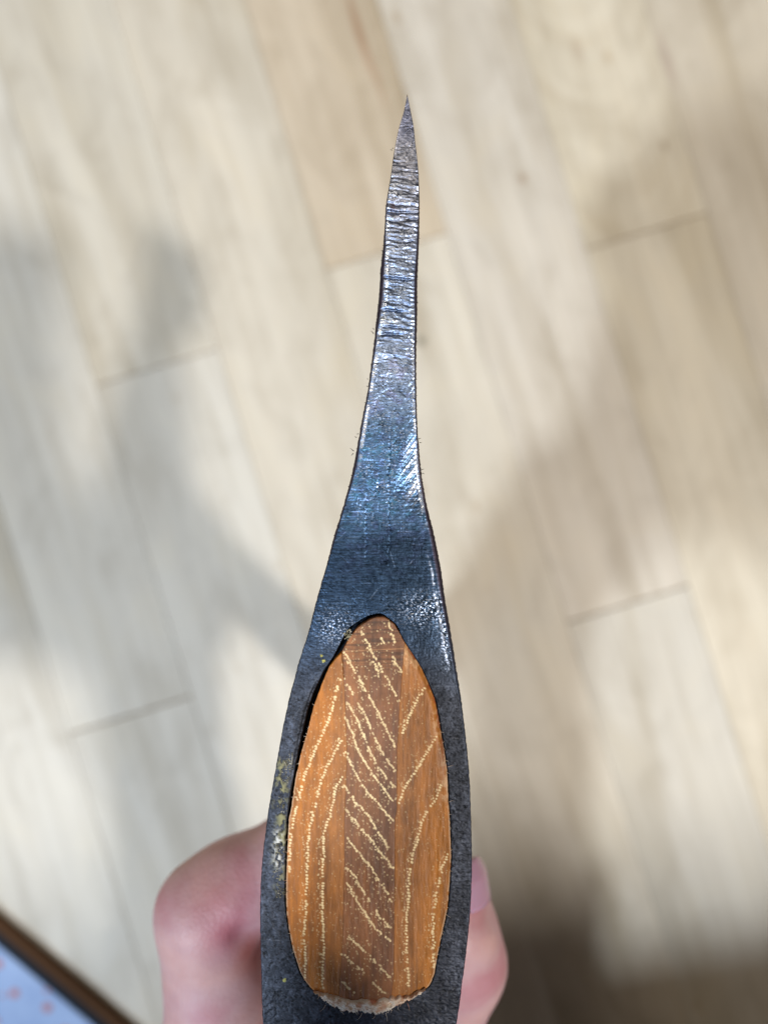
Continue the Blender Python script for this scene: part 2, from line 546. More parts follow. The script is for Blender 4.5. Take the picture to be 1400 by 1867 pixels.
# ground facet on the right of the waist, scratched along one slant
fac = sstep(0, 1, ((XX - 712) / 30 - np.abs(YY - 862 + (XX - 745) * 0.9) / 78) * 1.5) * band(YY, 800, 915, 30)
sl = vnoise((XX * 0.80 + YY * 0.60) / 1.7, (XX * -0.6 + YY * 0.8) / 40, 60)
H += fac * (0.09 * (sl - 0.5) - (XX - 712) * 0.0050 - (YY - 840) * 0.0018)
fac2 = band(YY, 600, 780, 20) * sstep(0.76, 0.86, UU)
H += fac2 * 0.035 * (sl - 0.5)
# left burnished bead
H += -0.05 * sstep(0.90, 1.0, UU) - 0.05 * sstep(0.08, 0.0, UU) * 1.0
# tip: finely honed
hone = 1 - sstep(240 + 30 * UU, 320 + 10 * UU, YY)
H *= (1 - 0.72 * hone)
H += hone * 0.030 * (vnoise(XX / 9 + YY / 3, YY / 1.6 - XX / 5, 70) - 0.5)
# fade small tip
H *= sstep(0, 8, (FR(ys) - FL(ys)))[:, None]
# fine even press lines over the ridged stretch
H += rid * 0.035 * np.sin((YY - 0.12 * (XX - 730) + 5 * (gnoise(XX / 14, YY / 12, 9) - 0.5)) * 2 * np.pi / 7.6) * sstep(0.35, 0.6, gnoise(XX / 20, YY / 16, 12))
# eye
dl = XX - hl(YY)
dr = hr(YY) - XX
inside = np.minimum(dl, dr)
inside = np.where((YY > 1119) & (YY < 1841), inside, -5)
inside = np.minimum(inside, (YY - 1119) * 1.2)
hole = sstep(-0.8, 1.8, inside)
H = H * (1 - hole) - 3.2 * hole
# sunken step down the left of the eye
H += -0.30 * np.exp(-((dl + 2) / 4.0) ** 2) * (dl < 0.5) * band(YY, 1240, 1420, 25)

# colour
blue = lin(74, 100, 132)
grey = lin(164, 170, 190)
darkb = lin(44, 59, 78)
iron = lin(60, 64, 74)
C = np.zeros(YY.shape + (3,))
def mixc(a, b, t):
    return a * (1 - t[..., None]) + b * t[..., None]
C[:] = grey
C = mixc(C, np.broadcast_to(lin(134, 142, 172), C.shape), 1 - sstep(230, 285, YY))
C = mixc(C, np.broadcast_to(lin(146, 164, 196), C.shape), sstep(330, 560, YY))
C = mixc(C, np.broadcast_to(blue * 1.25, C.shape), sstep(640, 820, YY))
C = mixc(C, np.broadcast_to(darkb, C.shape), sstep(880, 1010, YY))
C = mixc(C, np.broadcast_to(iron, C.shape), sstep(1120, 1300, YY))
n1 = 0.5 * fbm(XX / 22, YY / 22, 80, 3) + 0.5 * gfbm(XX / 30, YY / 46, 89, 4, 0.65)
n2 = fbm(XX / 5, YY / 3.2, 84, 3)
n3 = fbm(XX / 9, YY / 9, 88, 3)
wri = np.clip((0.5 * gfbm(XX / 6.0, YY / 2.2, 310, 3, 0.6) + 0.5 * gfbm(XX / 16, YY / 12, 316, 3, 0.6) - 0.5) * 2.6, -1, 1)
C *= np.clip(0.36 + 1.0 * n1 + 1.5 * (wr1 - 0.5) * (1 - low) + 0.45 * wri + 0.0 * low * wri, 0.12, 2.4)[..., None]
# heat colours (straw-violet-teal) in patches
irid = np.clip((fbm(XX / 12, YY / 12, 92, 2) - 0.55) * 5, 0, 1) * band(YY, 640, 1040, 60)
C = mixc(C, C * np.array([1.2, 0.88, 1.12]), irid * 0.35)
irid2 = np.clip((fbm(XX / 9, YY / 7, 96, 2) - 0.58) * 6, 0, 1) * band(YY, 780, 960, 40)
C = mixc(C, C * np.array([0.7, 1.6, 1.35]), irid2 * 0.28)
# bright bare metal: raised ridges, edges, the facet, the worked patch
ridge_hi = np.clip((ridge - 0.035) * 8, 0, 1) * rid * (vnoise(XX / 6, YY / 3, 100) > 0.35)
edgeL = np.exp(-((XX - FL(ys)[:, None] - 2.5) / 2.6) ** 2) * band(YY, 380, 830, 40) * (vnoise(XX / 9, YY / 7, 101) > 0.36)
edgeR = np.exp(-((FR(ys)[:, None] - XX - 1.5) / 1.9) ** 2) * band(YY, 560, 945, 25) * (vnoise(XX / 9, YY / 8, 102) > 0.30)
edgeR2 = np.exp(-((FR(ys)[:, None] - XX - 4 - 5 * vnoise(YY / 30, YY * 0, 103)) / 2.0) ** 2) * band(YY, 1040, 1200, 45) * (vnoise(XX / 4, YY / 5, 104) > 0.45)
sl2 = vnoise((XX * 0.80 + YY * 0.60) / 3.6, (XX * -0.6 + YY * 0.8) / 60, 61)
facb = np.clip(fac * ((sl - 0.42) * 2.6 + (sl2 - 0.40) * 2.2) * (0.4 + 0.8 * sstep(735, 762, XX)), 0, 0.8) * sstep(715, 745, XX)
spk = np.clip((gfbm(XX / 4.0, YY / 2.8, 105, 3) - 0.60) * 14, 0, 1) * rough
bare = np.clip(0.95 * ridge_hi + 1.0 * edgeL + 1.0 * edgeR + 0.75 * edgeR2 + 0.8 * facb + 0.7 * spk, 0, 1)
spark = np.clip((gfbm(XX / 5.2, YY / 1.9, 106, 2) - 0.66) * 7, 0, 1) * band(YY, 330, 940, 60) * 0.5 * sstep(0.35, 0.7, gnoise(XX / 24, YY / 30, 108))  # sparkle of the steel painted in as scattered bright flecks
bare = np.clip(bare + spark, 0, 1)
C = mixc(C, np.broadcast_to(lin(206, 220, 246), C.shape), bare)
# colour darkened in the deeper grooves between ridges
gd = np.clip(-(H) * 6 - 0.40, 0, 1) * np.clip(rid * 1.3, 0, 1)
C *= (1 - 0.45 * gd)[..., None]
C *= (1 - 0.55 * low * np.clip((0.44 - pit) * 7, 0, 1))[..., None]
worn = np.clip((gfbm(XX / 34, YY / 60, 362, 3) - 0.44) * 3.0, 0, 1)
rubbed = np.exp(-((XX - FL(ys)[:, None]) / 4.0) ** 2) + np.exp(-((FR(ys)[:, None] - XX) / 4.0) ** 2)
C *= (1 + low * (0.62 * worn - 0.30) + low * 0.35 * rubbed * (gnoise(YY / 16, XX / 16, 363) > 0.5))[..., None]
swl = np.clip((rgA - 0.93) * 14, 0, 1) * (gnoise(XX / 14, YY / 14, 340) > 0.5) + 0.8 * np.clip((rgB - 0.95) * 20, 0, 1) * (gnoise(XX / 10, YY / 10, 341) > 0.56)
C = mixc(C, C * 2.0 + 0.02, low * np.clip(swl, 0, 1) * 0.8)
C *= (1 - 0.6 * low * np.clip((0.62 - rgA) * 4, 0, 1))[..., None]
# single scratches
rs = random.Random(77)
for _ in range(95):
    y_ = rs.choice((rs.uniform(880, 1180), rs.uniform(560, 960), rs.uniform(1150, 1860), rs.uniform(190, 300)))
    fl_ = float(FL(np.array([y_]))[0]); fr_ = float(FR(np.array([y_]))[0])
    x_ = rs.uniform(fl_, fr_)
    an_ = rs.choice((rs.gauss(0, 0.06), rs.gauss(0, 0.06), rs.gauss(-0.85, 0.12), rs.uniform(-1.5, 1.5)))
    ln_ = rs.uniform(6, 34); w_ = rs.uniform(0.45, 0.8)
    j0 = max(0, int((y_ - 40 - ys[0]) / (ys[1] - ys[0]))); j1 = min(NY, int((y_ + 40 - ys[0]) / (ys[1] - ys[0])))
    xs_ = XX[j0:j1] - x_; yy_ = YY[j0:j1] - y_
    al = xs_ * math.cos(an_) + yy_ * math.sin(an_); ac_ = -xs_ * math.sin(an_) + yy_ * math.cos(an_) + 0.0015 * al * al * rs.uniform(-1, 1)
    m_s = np.exp(-(ac_ / w_) ** 2) * (1 - sstep(ln_ * 0.3, ln_ * 0.6, np.abs(al)))
    H[j0:j1] -= 0.03 * m_s
    C[j0:j1] = mixc(C[j0:j1], C[j0:j1] * 1.9 + 0.05, m_s * rs.uniform(0.3, 0.9))
m_s = np.exp(-((YY - 1251 - (XX - 800) * 0.03) / 0.9) ** 2) * (XX > 786) * (XX < 832)
C = mixc(C, C * 1.6 + 0.02, m_s * 0.5)
# rust and dried sap along the left rim beside the eye
rimx = 512 + 6 * (vnoise(YY / 30, YY * 0, 110) - 0.5)
sap = np.clip((fbm(XX / 7, YY / 10, 111, 3) - 0.50) * 7, 0, 1) * np.exp(-((XX - rimx) / 9.5) ** 2) * band(YY, 1385, 1625, 14)
sap2 = np.clip((fbm(XX / 5, YY / 5, 113, 3) - 0.46) * 7, 0, 1) * np.exp(-((XX - 507) / 8.5) ** 2) * band(YY, 1515, 1580, 10)
C = mixc(C, np.broadcast_to(lin(150, 145, 105), C.shape), np.clip(sap * 0.85, 0, 1))
C = mixc(C, np.broadcast_to(lin(205, 205, 200), C.shape), np.clip(sap2, 0, 1))
for (cx, cy, r) in ((519.5, 1787, 3.4), (590, 1205, 3.0), (586, 1196, 2.2)):
    C = mixc(C, np.broadcast_to(lin(150, 145, 80), C.shape), (np.hypot(XX - cx, (YY - cy)) < r * (0.6 + 0.8 * vnoise(XX / 2, YY / 2, 5))) * 0.9)
# a spot of rust low on the bit
C = mixc(C, np.broadcast_to(lin(30, 18, 14), C.shape), np.exp(-((XX - 724.5) / 2.5) ** 2 - ((YY - 356 + (XX - 724) * 0.7) / 3.2) ** 2))
C = mixc(C, np.broadcast_to(lin(110, 60, 55), C.shape), 0.6 * np.exp(-((XX - 716) / 5) ** 2 - ((YY - 377) / 6) ** 2))
H += 0.18 * sap + 0.25 * sap2
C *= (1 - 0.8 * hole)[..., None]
R = 0.40 - 0.12 * bare + 0.15 * low + 0.25 * np.clip(sap + sap2, 0, 1)
MET = 1 - np.clip(sap + sap2, 0, 1) * 0.95 - 0.25 * low * (1 - np.clip(sap + sap2, 0, 1))

vx = (XX - 700) * SP
vy = (933.5 - YY) * SP
vz = ZT + H * 0.001
top = np.stack([vx, vy, vz], -1).reshape(-1, 3)
idx = np.arange(NY * NX).reshape(NY, NX)
q = np.stack([idx[:-1, :-1], idx[1:, :-1], idx[1:, 1:], idx[:-1, 1:]], -1)
deep = (hole > 0.999)
kill = deep[:-1, :-1] & deep[1:, 1:] & deep[1:, :-1] & deep[:-1, 1:]
# keep the gap strip beside the wood; drop what lies well under the wood
wlin = (XX > wl(YY) + 4) & (XX < wr(YY) - 4) & (YY > 1132) & (YY < 1832)
kill &= wlin[:-1, :-1] & wlin[1:, 1:]
q = q[~kill]
verts = [top]
cols = [C.reshape(-1, 3)]
rgs = [R.reshape(-1)]
mts = [MET.reshape(-1)]
faces = [q]
nv = len(top)
# skirt: rounded arris, then the cheeks straight down
depth = 0.028 + 0.030 * (1 - sstep(500, 900, ys))          # bit is deeper than the eye
prof = [(0.45, 0.00010), (0.8, 0.00032), (1.0, 0.0008), (1.0, 0.0030)]
for side in (0, 1):
    prev = idx[:, 0] if side == 0 else idx[:, -1]
    fx = FL(ys) if side == 0 else FR(ys)
    ox = OL(ys) if side == 0 else OR(ys)
    jag = (vnoise(ys / 5, ys * 0, 120 + side) - 0.5) * 0.9 + (vnoise(ys / 1.8, ys * 0, 130 + side) - 0.5) * 0.7
    jag *= sstep(300, 420, ys)
    if side == 0: nick = 0.7 * np.exp(-((ys - 1279) / 4) ** 2)
    else: nick = 0
    lev = list(prof) + [(1.0, None)]
    for (t, dz) in lev:
        x = fx + (ox - fx) * t + jag * t * (0.8 if dz is None else 1) * (1 if side else -1) - (nick if side == 0 else 0) * t
        dzz = depth if dz is None else np.minimum(dz, depth)
        if dz is None:
            # the cheeks draw in slightly lower down; x is a true width, not a pixel position
            x = 700 + (x - 700) * 1.0 + (0.6 if side == 0 else -0.6)
        v = np.stack([(x - 700) * SP, (933.5 - ys) * SP, ZT - dzz + 0 * x], -1)
        n = 0.6 + 0.8 * fbm(ys / 4, ys * 0 + t * 9, 140, 3)
        base = mixc(np.broadcast_to(lin(62, 54, 66), (NY, 3)), np.broadcast_to(lin(50, 58, 76), (NY, 3)), sstep(1000, 1300, ys))
        ids = np.arange(nv, nv + NY)
        verts.append(v); cols.append(base * n[:, None]); rgs.append(np.full(NY, 0.5)); mts.append(np.full(NY, 0.7))
        nv += NY
        if side == 0:
            faces.append(np.stack([prev[:-1], ids[:-1], ids[1:], prev[1:]], -1))
        else:
            faces.append(np.stack([prev[1:], ids[1:], ids[:-1], prev[:-1]], -1))
        prev = ids
    if side == 0: bl = prev
    else: br = prev
# underside (open round the eye) and the poll face
hy = (ys > 1150) & (ys < 1815)
fb = np.stack([bl[:-1], br[:-1], br[1:], bl[1:]], -1)[:, ::-1]
faces.append(fb[~hy[:-1]])
poll = []
# poll end: join the last top row to the bottom
c0 = idx[-1]
cb = np.arange(nv, nv + NX)
xb = (XX[-1] - 700) * SP
verts.append(np.stack([xb, np.full(NX, (933.5 - ys[-1]) * SP), np.full(NX, ZT - 0.028)], -1))
cols.append(np.broadcast_to(iron, (NX, 3))); rgs.append(np.full(NX, .5)); mts.append(np.full(NX, .7))
nv += NX
faces.append(np.stack([c0[1:], c0[:-1], cb[:-1], cb[1:]], -1)[:, ::-1])

ms = Mat('forged_steel')
ca = ms.n('ShaderNodeVertexColor'); ca.layer_name = 'tone'
ra = ms.n('ShaderNodeAttribute'); ra.attribute_name = 'rough'
ma = ms.n('ShaderNodeAttribute'); ma.attribute_name = 'metal'
ms.l(ca.outputs[0], ms.b.inputs['Base Color'])
ms.l(ra.outputs['Fac'], ms.b.inputs['Roughness'])
ms.l(ma.outputs['Fac'], ms.b.inputs['Metallic'])
tc = ms.n('ShaderNodeTexCoord')
nz = ms.n('ShaderNodeTexNoise', i_Scale=1.0, i_Detail=3.0)
mpz = ms.n('ShaderNodeMapping'); mpz.inputs['Scale'].default_value = (1100, 5000, 2000)
ms.l(tc.outputs['Object'], mpz.inputs[0]); ms.l(mpz.outputs[0], nz.inputs['Vector'])
ms.l(ms.bump(nz.outputs[0], 0.22, 0.00004), ms.b.inputs['Normal'])

axe = empty('axe', (0, (933.5 - 1480) * SP, 0))
tag(axe, 'small axe held upright with blue-grey steel head and orange-brown wedged handle end', 'axe')
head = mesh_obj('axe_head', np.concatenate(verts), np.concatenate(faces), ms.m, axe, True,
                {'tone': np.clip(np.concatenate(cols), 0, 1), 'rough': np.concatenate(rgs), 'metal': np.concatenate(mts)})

# ------------------------------------------------------------------ wood in the eye
BX0, BX1, BY0, BY1 = 505, 840, 1110, 1855
RS = 3                                # raster cells per pixel
RW, RH = (BX1 - BX0) * RS, (BY1 - BY0) * RS
pore = np.zeros((RH, RW), np.float32)
pcol = np.zeros((RH, RW), np.float32)


def splat(x, y, rx, ry, rot, val):
    R_ = max(rx, ry) * 1.5
    i0, i1 = int((x - R_ - BX0) * RS), int((x + R_ - BX0) * RS) + 1
    j0, j1 = int((y - R_ - BY0) * RS), int((y + R_ - BY0) * RS) + 1
    if i0 < 0 or j0 < 0 or i1 >= RW or j1 >= RH: return
    gx, gy = np.meshgrid(np.arange(i0, i1) / RS + BX0 - x, np.arange(j0, j1) / RS + BY0 - y)
    c, s = math.cos(rot), math.sin(rot)
    a = (gx * c + gy * s) / rx
    b = (-gx * s + gy * c) / ry
    d = np.sqrt(a * a + b * b)
    m = (1 - sstep(0.72, 1.15, d)) * val
    pore[j0:j1, i0:i1] = np.maximum(pore[j0:j1, i0:i1], m)


wedge_lines = [
    [(658, 1151), (674, 1179), (682, 1198), (700, 1228), (720, 1265), (728, 1278)],
    [(627, 1188), (645, 1220), (662, 1250), (686, 1293), (703, 1327), (720, 1363)],
    [(628, 1237), (646, 1269)], [(653, 1283), (664, 1301), (677, 1331), (688, 1354), (701, 1378), (722, 1408)],
    [(632, 1278), (649, 1310), (664, 1344), (675, 1370), (690, 1400), (707, 1421), (722, 1436)],
    [(630, 1308), (643, 1340), (651, 1365), (664, 1387), (681, 1415), (703, 1443), (718, 1462)],
    [(630, 1368), (641, 1395), (653, 1419), (671, 1445), (694, 1470), (718, 1498)],
    [(628, 1432), (647, 1462), (671, 1485), (681, 1503), (696, 1526), (709, 1546)],
    [(632, 1477), (649, 1498), (673, 1526), (688, 1548), (707, 1569), (717, 1586)],
    [(633, 1528), (653, 1554), (673, 1576), (692, 1606), (715, 1646)],
    [(631, 1580), (645, 1595), (657, 1616), (674, 1642)], [(685, 1660), (692, 1670), (707, 1687), (714, 1693)],
    [(632, 1608), (643, 1627), (658, 1653), (673, 1676), (683, 1691), (700, 1706), (713, 1717)],
    [(636, 1708), (658, 1728), (679, 1749), (700, 1770), (711, 1781)],
    [(623, 1738), (647, 1758), (666, 1775)], [(679, 1790), (700, 1811)],
    [(622, 1788), (634, 1800), (646, 1809)],
    [(694, 1162), (701, 1176)], [(715, 1196), (733, 1228)], [(680, 1205), (688, 1220), (690, 1236)], [(706, 1135), (715, 1155), (722, 1172)]]
cheek_lines = [
    [(620, 1238), (612, 1268), (601, 1307), (590, 1334), (577, 1360), (566, 1388), (553, 1424), (545, 1452), (534, 1499), (530, 1527), (527, 1590)],
    [(622, 1349), (605, 1380), (592, 1409), (582, 1431), (579, 1457), (571, 1480), (565, 1508), (562, 1532), (560, 1591), (558, 1644), (555, 1703), (557, 1749), (555, 1782)],
    [(624, 1414), (611, 1440), (605, 1472), (594, 1508), (591, 1519), (588, 1575), (588, 1657), (590, 1723), (588, 1772), (588, 1802)],
    [(775, 1255), (762, 1270), (752, 1292), (741, 1317), (732, 1338)],
    [(797, 1342), (775, 1377), (756, 1409), (739, 1433), (726, 1467)],
    [(803, 1431), (794, 1457), (781, 1476), (769, 1500), (761, 1530), (752, 1558), (746, 1591), (745, 1637), (741, 1673), (741, 1723), (744, 1770), (744, 1799)],
    [(817, 1555), (805, 1585), (796, 1631), (790, 1670), (790, 1716), (791, 1765)]]
rr = random.Random(5)


def run_line(pts, wedge):
    pts = np.array(pts, float)
    seg = np.hypot(*np.diff(pts, axis=0).T)
    cum = np.concatenate([[0], np.cumsum(seg)])
    s = rr.uniform(0, 3)
    while s < cum[-1]:
        x = np.interp(s, cum, pts[:, 0]); y = np.interp(s, cum, pts[:, 1])
        i = min(np.searchsorted(cum, s, 'right') - 1, len(seg) - 1)
        tx, ty = (pts[i + 1] - pts[i]) / seg[i]
        nx, ny = -ty, tx
        if nx > 0 and not wedge: nx, ny = -nx, -ny
        if wedge and ny < 0: nx, ny = -nx, -ny
        j = rr.gauss(0, 0.9)
        if wedge:
            splat(x + j * nx, y + j * ny, rr.uniform(1.9, 3.8), rr.uniform(1.6, 2.6), math.atan2(ty, tx) + rr.uniform(-.4, .4), rr.uniform(0.55, 0.95))
            s += rr.uniform(3.4, 6.2) + (rr.random() < 0.06) * 6
        else:
            splat(x + j * nx, y + j * ny, rr.uniform(2.0, 3.3), rr.uniform(1.6, 2.5), rr.uniform(-.6, .6) + 0.4, rr.uniform(0.7, 1.0))
            s += rr.uniform(3.9, 6.4) + (rr.random() < 0.05) * 7
        # a second, looser row hugging the first
        if rr.random() < (0.22 if wedge else 0.10):
            e_ = rr.uniform(2.6, 4.6)
            splat(x + e_ * nx + rr.gauss(0, .6), y + e_ * ny + rr.gauss(0, 1.2), rr.uniform(1.3, 2.6), rr.uniform(1.2, 2.0), rr.uniform(0, 3), rr.uniform(0.45, 0.85))
        # satellites on the early-wood side
        for _ in range(2 if not wedge else 1):
            if rr.random() < 0.6:
                d = abs(rr.gauss(0, 7)) + 3
                splat(x + d * nx + rr.gauss(0, 1), y + d * ny + rr.gauss(0, 2), rr.uniform(0.9, 2.4), rr.uniform(0.8, 1.7),
                      rr.uniform(0, 3), rr.uniform(0.3, 0.85) * math.exp(-d / 20))


for l in wedge_lines: run_line(l, True)
for l in cheek_lines: run_line(l, False)
for _ in range(1600):
    x = rr.uniform(525, 820); y = rr.uniform(1130, 1835)
    splat(x, y, rr.uniform(0.8, 1.7), rr.uniform(0.7, 1.3), rr.uniform(0, 3), rr.uniform(0.10, 0.34))
for _ in range(260):
    x = rr.uniform(628, 722); y = rr.uniform(1140, 1810)
    splat(x, y, rr.uniform(1.0, 2.2), rr.uniform(0.9, 1.6), rr.uniform(0, 3), rr.uniform(0.3, 0.6))

KL = np.array([[1180, 622], [1192, 623], [1277, 629], [1376, 633], [1500, 628], [1591, 628], [1723, 624], [1808, 619], [1840, 618]])
KR = np.array([[1168, 738], [1178, 737], [1277, 729], [1362, 724], [1474, 723], [1493, 720], [1657, 719], [1779, 717], [1815, 714], [1840, 713]])
kl = lambda y: np.interp(y, KL[:, 0], KL[:, 1])
kr = lambda y: np.interp(y, KR[:, 0], KR[:, 1])


def raster(x, y):
    i = np.clip(((x - BX0) * RS).astype(int), 0, RW - 1)
    j = np.clip(((y - BY0) * RS).astype(int), 0, RH - 1)
    return pore[j, i]


def wood_cols(X, Y, piece):
    p = raster(X, Y)
    st = fbm(X / 3.5, Y / 60, 200, 3)
    ring = vnoise(X / 22 + 9, Y / 120, 205)
    if piece == 'wedge':
        base = mixc(np.broadcast_to(lin(128, 84, 52), X.shape + (3,)), np.broadcast_to(lin(108, 72, 52), X.shape + (3,)),
                    np.clip(sstep(640, 700, X) * 0.6 + (vnoise(X / 18, Y / 40, 210) - 0.3), 0, 1))
        # saw marks across the exposed top
        saw = fbm(X / 70, Y / 2.2, 215, 2)
        k = (1 - sstep(1200, 1235, Y))
        base = base * (1 - 0.5 * k * np.clip((saw - 0.5) * 4, 0, 1))[..., None]
        base = mixc(base, base * 1.25, sstep(1690, 1830, Y))
        # one fine pale scratch
        sc_ = np.exp(-((Y - (1187.5 - (X - 625) * 0.045)) / 0.8) ** 2) * (X > 624) * (X < 735)
        base = mixc(base, np.broadcast_to(lin(175, 130, 95), base.shape), sc_ * 0.8)
    elif piece == 'left':
        t = np.clip((X - wl(Y)) / np.maximum(kl(Y) - wl(Y), 1), 0, 1)
        base = mixc(np.broadcast_to(lin(158, 98, 30), X.shape + (3,)), np.broadcast_to(lin(142, 92, 44), X.shape + (3,)), sstep(0.35, 0.9, t))
    else:
        t = np.clip((X - kr(Y)) / np.maximum(wr(Y) - kr(Y), 1), 0, 1)
        base = mixc(np.broadcast_to(lin(150, 98, 50), X.shape + (3,)), np.broadcast_to(lin(158, 100, 30), X.shape + (3,)),
                    sstep(0.35, 0.9, t) * sstep(1400, 1500, Y))
        # late wood turns duller above each pore line
        # torn pale patches on the right rim
        tp = np.clip((fbm(X / 9, Y / 12, 230, 3) - 0.42) * 6, 0, 1) * np.exp(-((wr(Y) - X - 5) / 8) ** 2) * \
            np.clip(band(Y, 1180, 1245, 10) + band(Y, 1300, 1345, 8) + band(Y, 1390, 1460, 10), 0, 1)
        tp2 = np.clip((fbm(X / 7, Y / 9, 233, 3) - 0.35) * 6, 0, 1) * np.exp(-((X - 742) / 8) ** 2 - ((Y - 1198) / 22) ** 2)
        base = mixc(base, np.broadcast_to(lin(186, 150, 122), base.shape), np.clip(tp + tp2, 0, 1) * 0.85)
        # dark red bruises at the very rim
        rb = np.exp(-((wr(Y) - X - 1.5) / 2.6) ** 2) * (vnoise(X / 9, Y / 22, 236) > 0.45) * (Y < 1400)
        base = mixc(base, np.broadcast_to(lin(120, 48, 24), base.shape), rb * 0.7)
    blot = gfbm(X / 16, Y / 34, 270, 3)
    base = base * np.array([1.08, 1.0, 0.78]) * (0.62 + 0.50 * st + 0.40 * (blot - 0.5) + 0.24 * (ring - 0.5) * 2)[..., None] * 1.12
    fine = vnoise(X / 1.3, Y / 1.5, 240)
    base = base * (0.90 + 0.2 * fine)[..., None]
    c = mixc(base, np.broadcast_to(lin(238, 212, 160), base.shape), np.clip(p * 1.05, 0, 1) * 0.92)
    # pale burr round the outer edge
    e = np.minimum(X - wl(Y), wr(Y) - X)
    burr = np.exp(-((e - 0.8) / 1.1) ** 2) * sstep(1270, 1460, Y) * (vnoise(X / 5, Y / 9, 245) > 0.25)
    c = mixc(c, np.broadcast_to(lin(208, 172, 136), c.shape), burr * 0.75)
    h = 0.10 * (fbm(X / 5, Y / 30, 250, 3) - 0.5) + 0.02 * (fine - 0.5) - 0.02 * p
    return c, h


mw = Mat('end_grain')
ca = mw.n('ShaderNodeVertexColor'); ca.layer_name = 'tone'
mw.l(ca.outputs[0], mw.b.inputs['Base Color'])
mw.b.inputs['Roughness'].default_value = 0.5
mw.b.inputs['Specular IOR Level'].default_value = 0.35
tcw = mw.n('ShaderNodeTexCoord')
nzw = mw.n('ShaderNodeTexNoise', i_Scale=3600.0, i_Detail=3.0)
mw.l(tcw.outputs['Object'], nzw.inputs['Vector'])
mw.l(mw.bump(nzw.outputs[0], 0.3, 0.00005), mw.b.inputs['Normal'])


def wood_piece(name, y0, y1, fl, fr, nx, piece, parent, lift, deep_mm):
    n = int((y1 - y0) / 0.95)
    y = np.linspace(y0, y1, n)
    uu = np.linspace(0, 1, nx)
    Y = np.repeat(y[:, None], nx, 1)
    jl = 0.9 * (vnoise(y / 4, y * 0, 260) - 0.5)
    X = (fl(y) + jl)[:, None] * (1 - uu) + (fr(y) + jl)[:, None] * uu
    c, h = wood_cols(X, Y, piece)
    ed = np.minimum(X - X[:, :1], X[:, -1:] - X)
    yy = np.minimum(Y - y0, y1 - Y)
    gap = 0.0 * X + 0.02
    gap = gap + 0.25 * (piece == 'wedge') * (X - X[:, :1] < 3) * (Y > 1190) * (Y < 1238)
    h = h + lift - gap * np.exp(-(ed / 1.0) ** 2) - 0.1 * np.exp(-(yy / 1.2) ** 2)
    if piece != 'wedge':       # chamfer where the right cheek was pared below the face
        if piece == 'right':
            h = h - 0.5 * np.exp(-((wr(Y) - X) / 6.0) ** 2) * (1 - sstep(1330, 1420, Y))
    v = np.stack([(X - 700) * SP, (933.5 - Y) * SP, ZT + h * 0.001], -1).reshape(-1, 3)
    ix = np.arange(n * nx).reshape(n, nx)
    f = [np.stack([ix[:-1, :-1], ix[1:, :-1], ix[1:, 1:], ix[:-1, 1:]], -1).reshape(-1, 4)]
    ring = np.concatenate([ix[:, 0], ix[-1, 1:], ix[::-1, -1][1:], ix[0, ::-1][1:-1]])
    rv = v[ring].copy()
    rv[:, 2] = ZT - deep_mm * 0.001
    b = np.arange(len(v), len(v) + len(ring))
    a2, b2 = np.roll(ring, -1), np.roll(b, -1)
    f.append(np.stack([ring, b, b2, a2], -1))
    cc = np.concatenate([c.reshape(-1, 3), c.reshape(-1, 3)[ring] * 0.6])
    return mesh_obj(name, np.concatenate([v, rv]), np.concatenate(f), mw.m, parent, True, {'tone': np.clip(cc, 0, 1)})


# one handle: shaft + the two tongues of its split end
mh = Mat('handle_wood')
tch = mh.n('ShaderNodeTexCoord')
mph = mh.n('ShaderNodeMapping'); mph.inputs['Scale'].default_value = (220, 220, 14)
nh = mh.n('ShaderNodeTexNoise', i_Scale=1.0, i_Detail=4.0, i_Distortion=0.6)
mh.l(tch.outputs['Object'], mph.inputs[0]); mh.l(mph.outputs[0], nh.inputs['Vector'])
mh.l(mh.ramp(nh.outputs[0], [(0.3, (0.26, 0.12, 0.045)), (0.7, (0.46, 0.25, 0.10))]), mh.b.inputs['Base Color'])
mh.b.inputs['Roughness'].default_value = 0.42

# shaft: oval stations (cx, cy, z, rx, ry) in metres
NS = 48
th = np.linspace(0, 2 * math.pi, NS, endpoint=False)
# eye-shaped section from the wood outline
ey = []
cyE = 1490.0
for t in th:
    # march outward from the centre of the eye until the outline is crossed
    lo, hi = 0.0, 420.0
    for _ in range(24):
        mid = (lo + hi) / 2
        x = 672 + mid * math.cos(t); y = cyE - mid * math.sin(t)
        if 1124 < y < 1838 and wl(y) < x < wr(y): lo = mid
        else: hi = mid
    ey.append((672 + lo * math.cos(t) * 0.97, cyE - lo * math.sin(t) * 0.985))
ey = np.array(ey)
sec0 = np.stack([(ey[:, 0] - 700) * SP, (933.5 - ey[:, 1]) * SP], -1)
stations = [(None, ZT - 0.0034), (None, ZT - 0.020), ('mix', ZT - 0.029)]
ov = [(-0.0024, -0.060, 0.262, 0.0112, 0.0190), (-0.0024, -0.070, 0.240, 0.0110, 0.0175), (-0.0024, -0.080, 0.200, 0.0112, 0.0172),
      (-0.0024, -0.090, 0.150, 0.0118, 0.0178), (-0.0024, -0.098, 0.095, 0.0124, 0.0190), (-0.0024, -0.106, 0.050, 0.0130, 0.0205),
      (-0.0024, -0.114, 0.020, 0.0140, 0.0235), (-0.0024, -0.117, 0.006, 0.0135, 0.0225), (-0.0024, -0.118, 0.0004, 0.0115, 0.0200)]
secs = []
for kind, z in stations:
    if kind is None:
        secs.append(np.column_stack([sec0, np.full(NS, z)]))
    else:
        o1 = np.column_stack([-0.0024 + 0.0118 * np.cos(th), -0.053 + 0.0225 * np.sin(th)])
        secs.append(np.column_stack([sec0 * 0.55 + o1 * 0.45, np.full(NS, z)]))
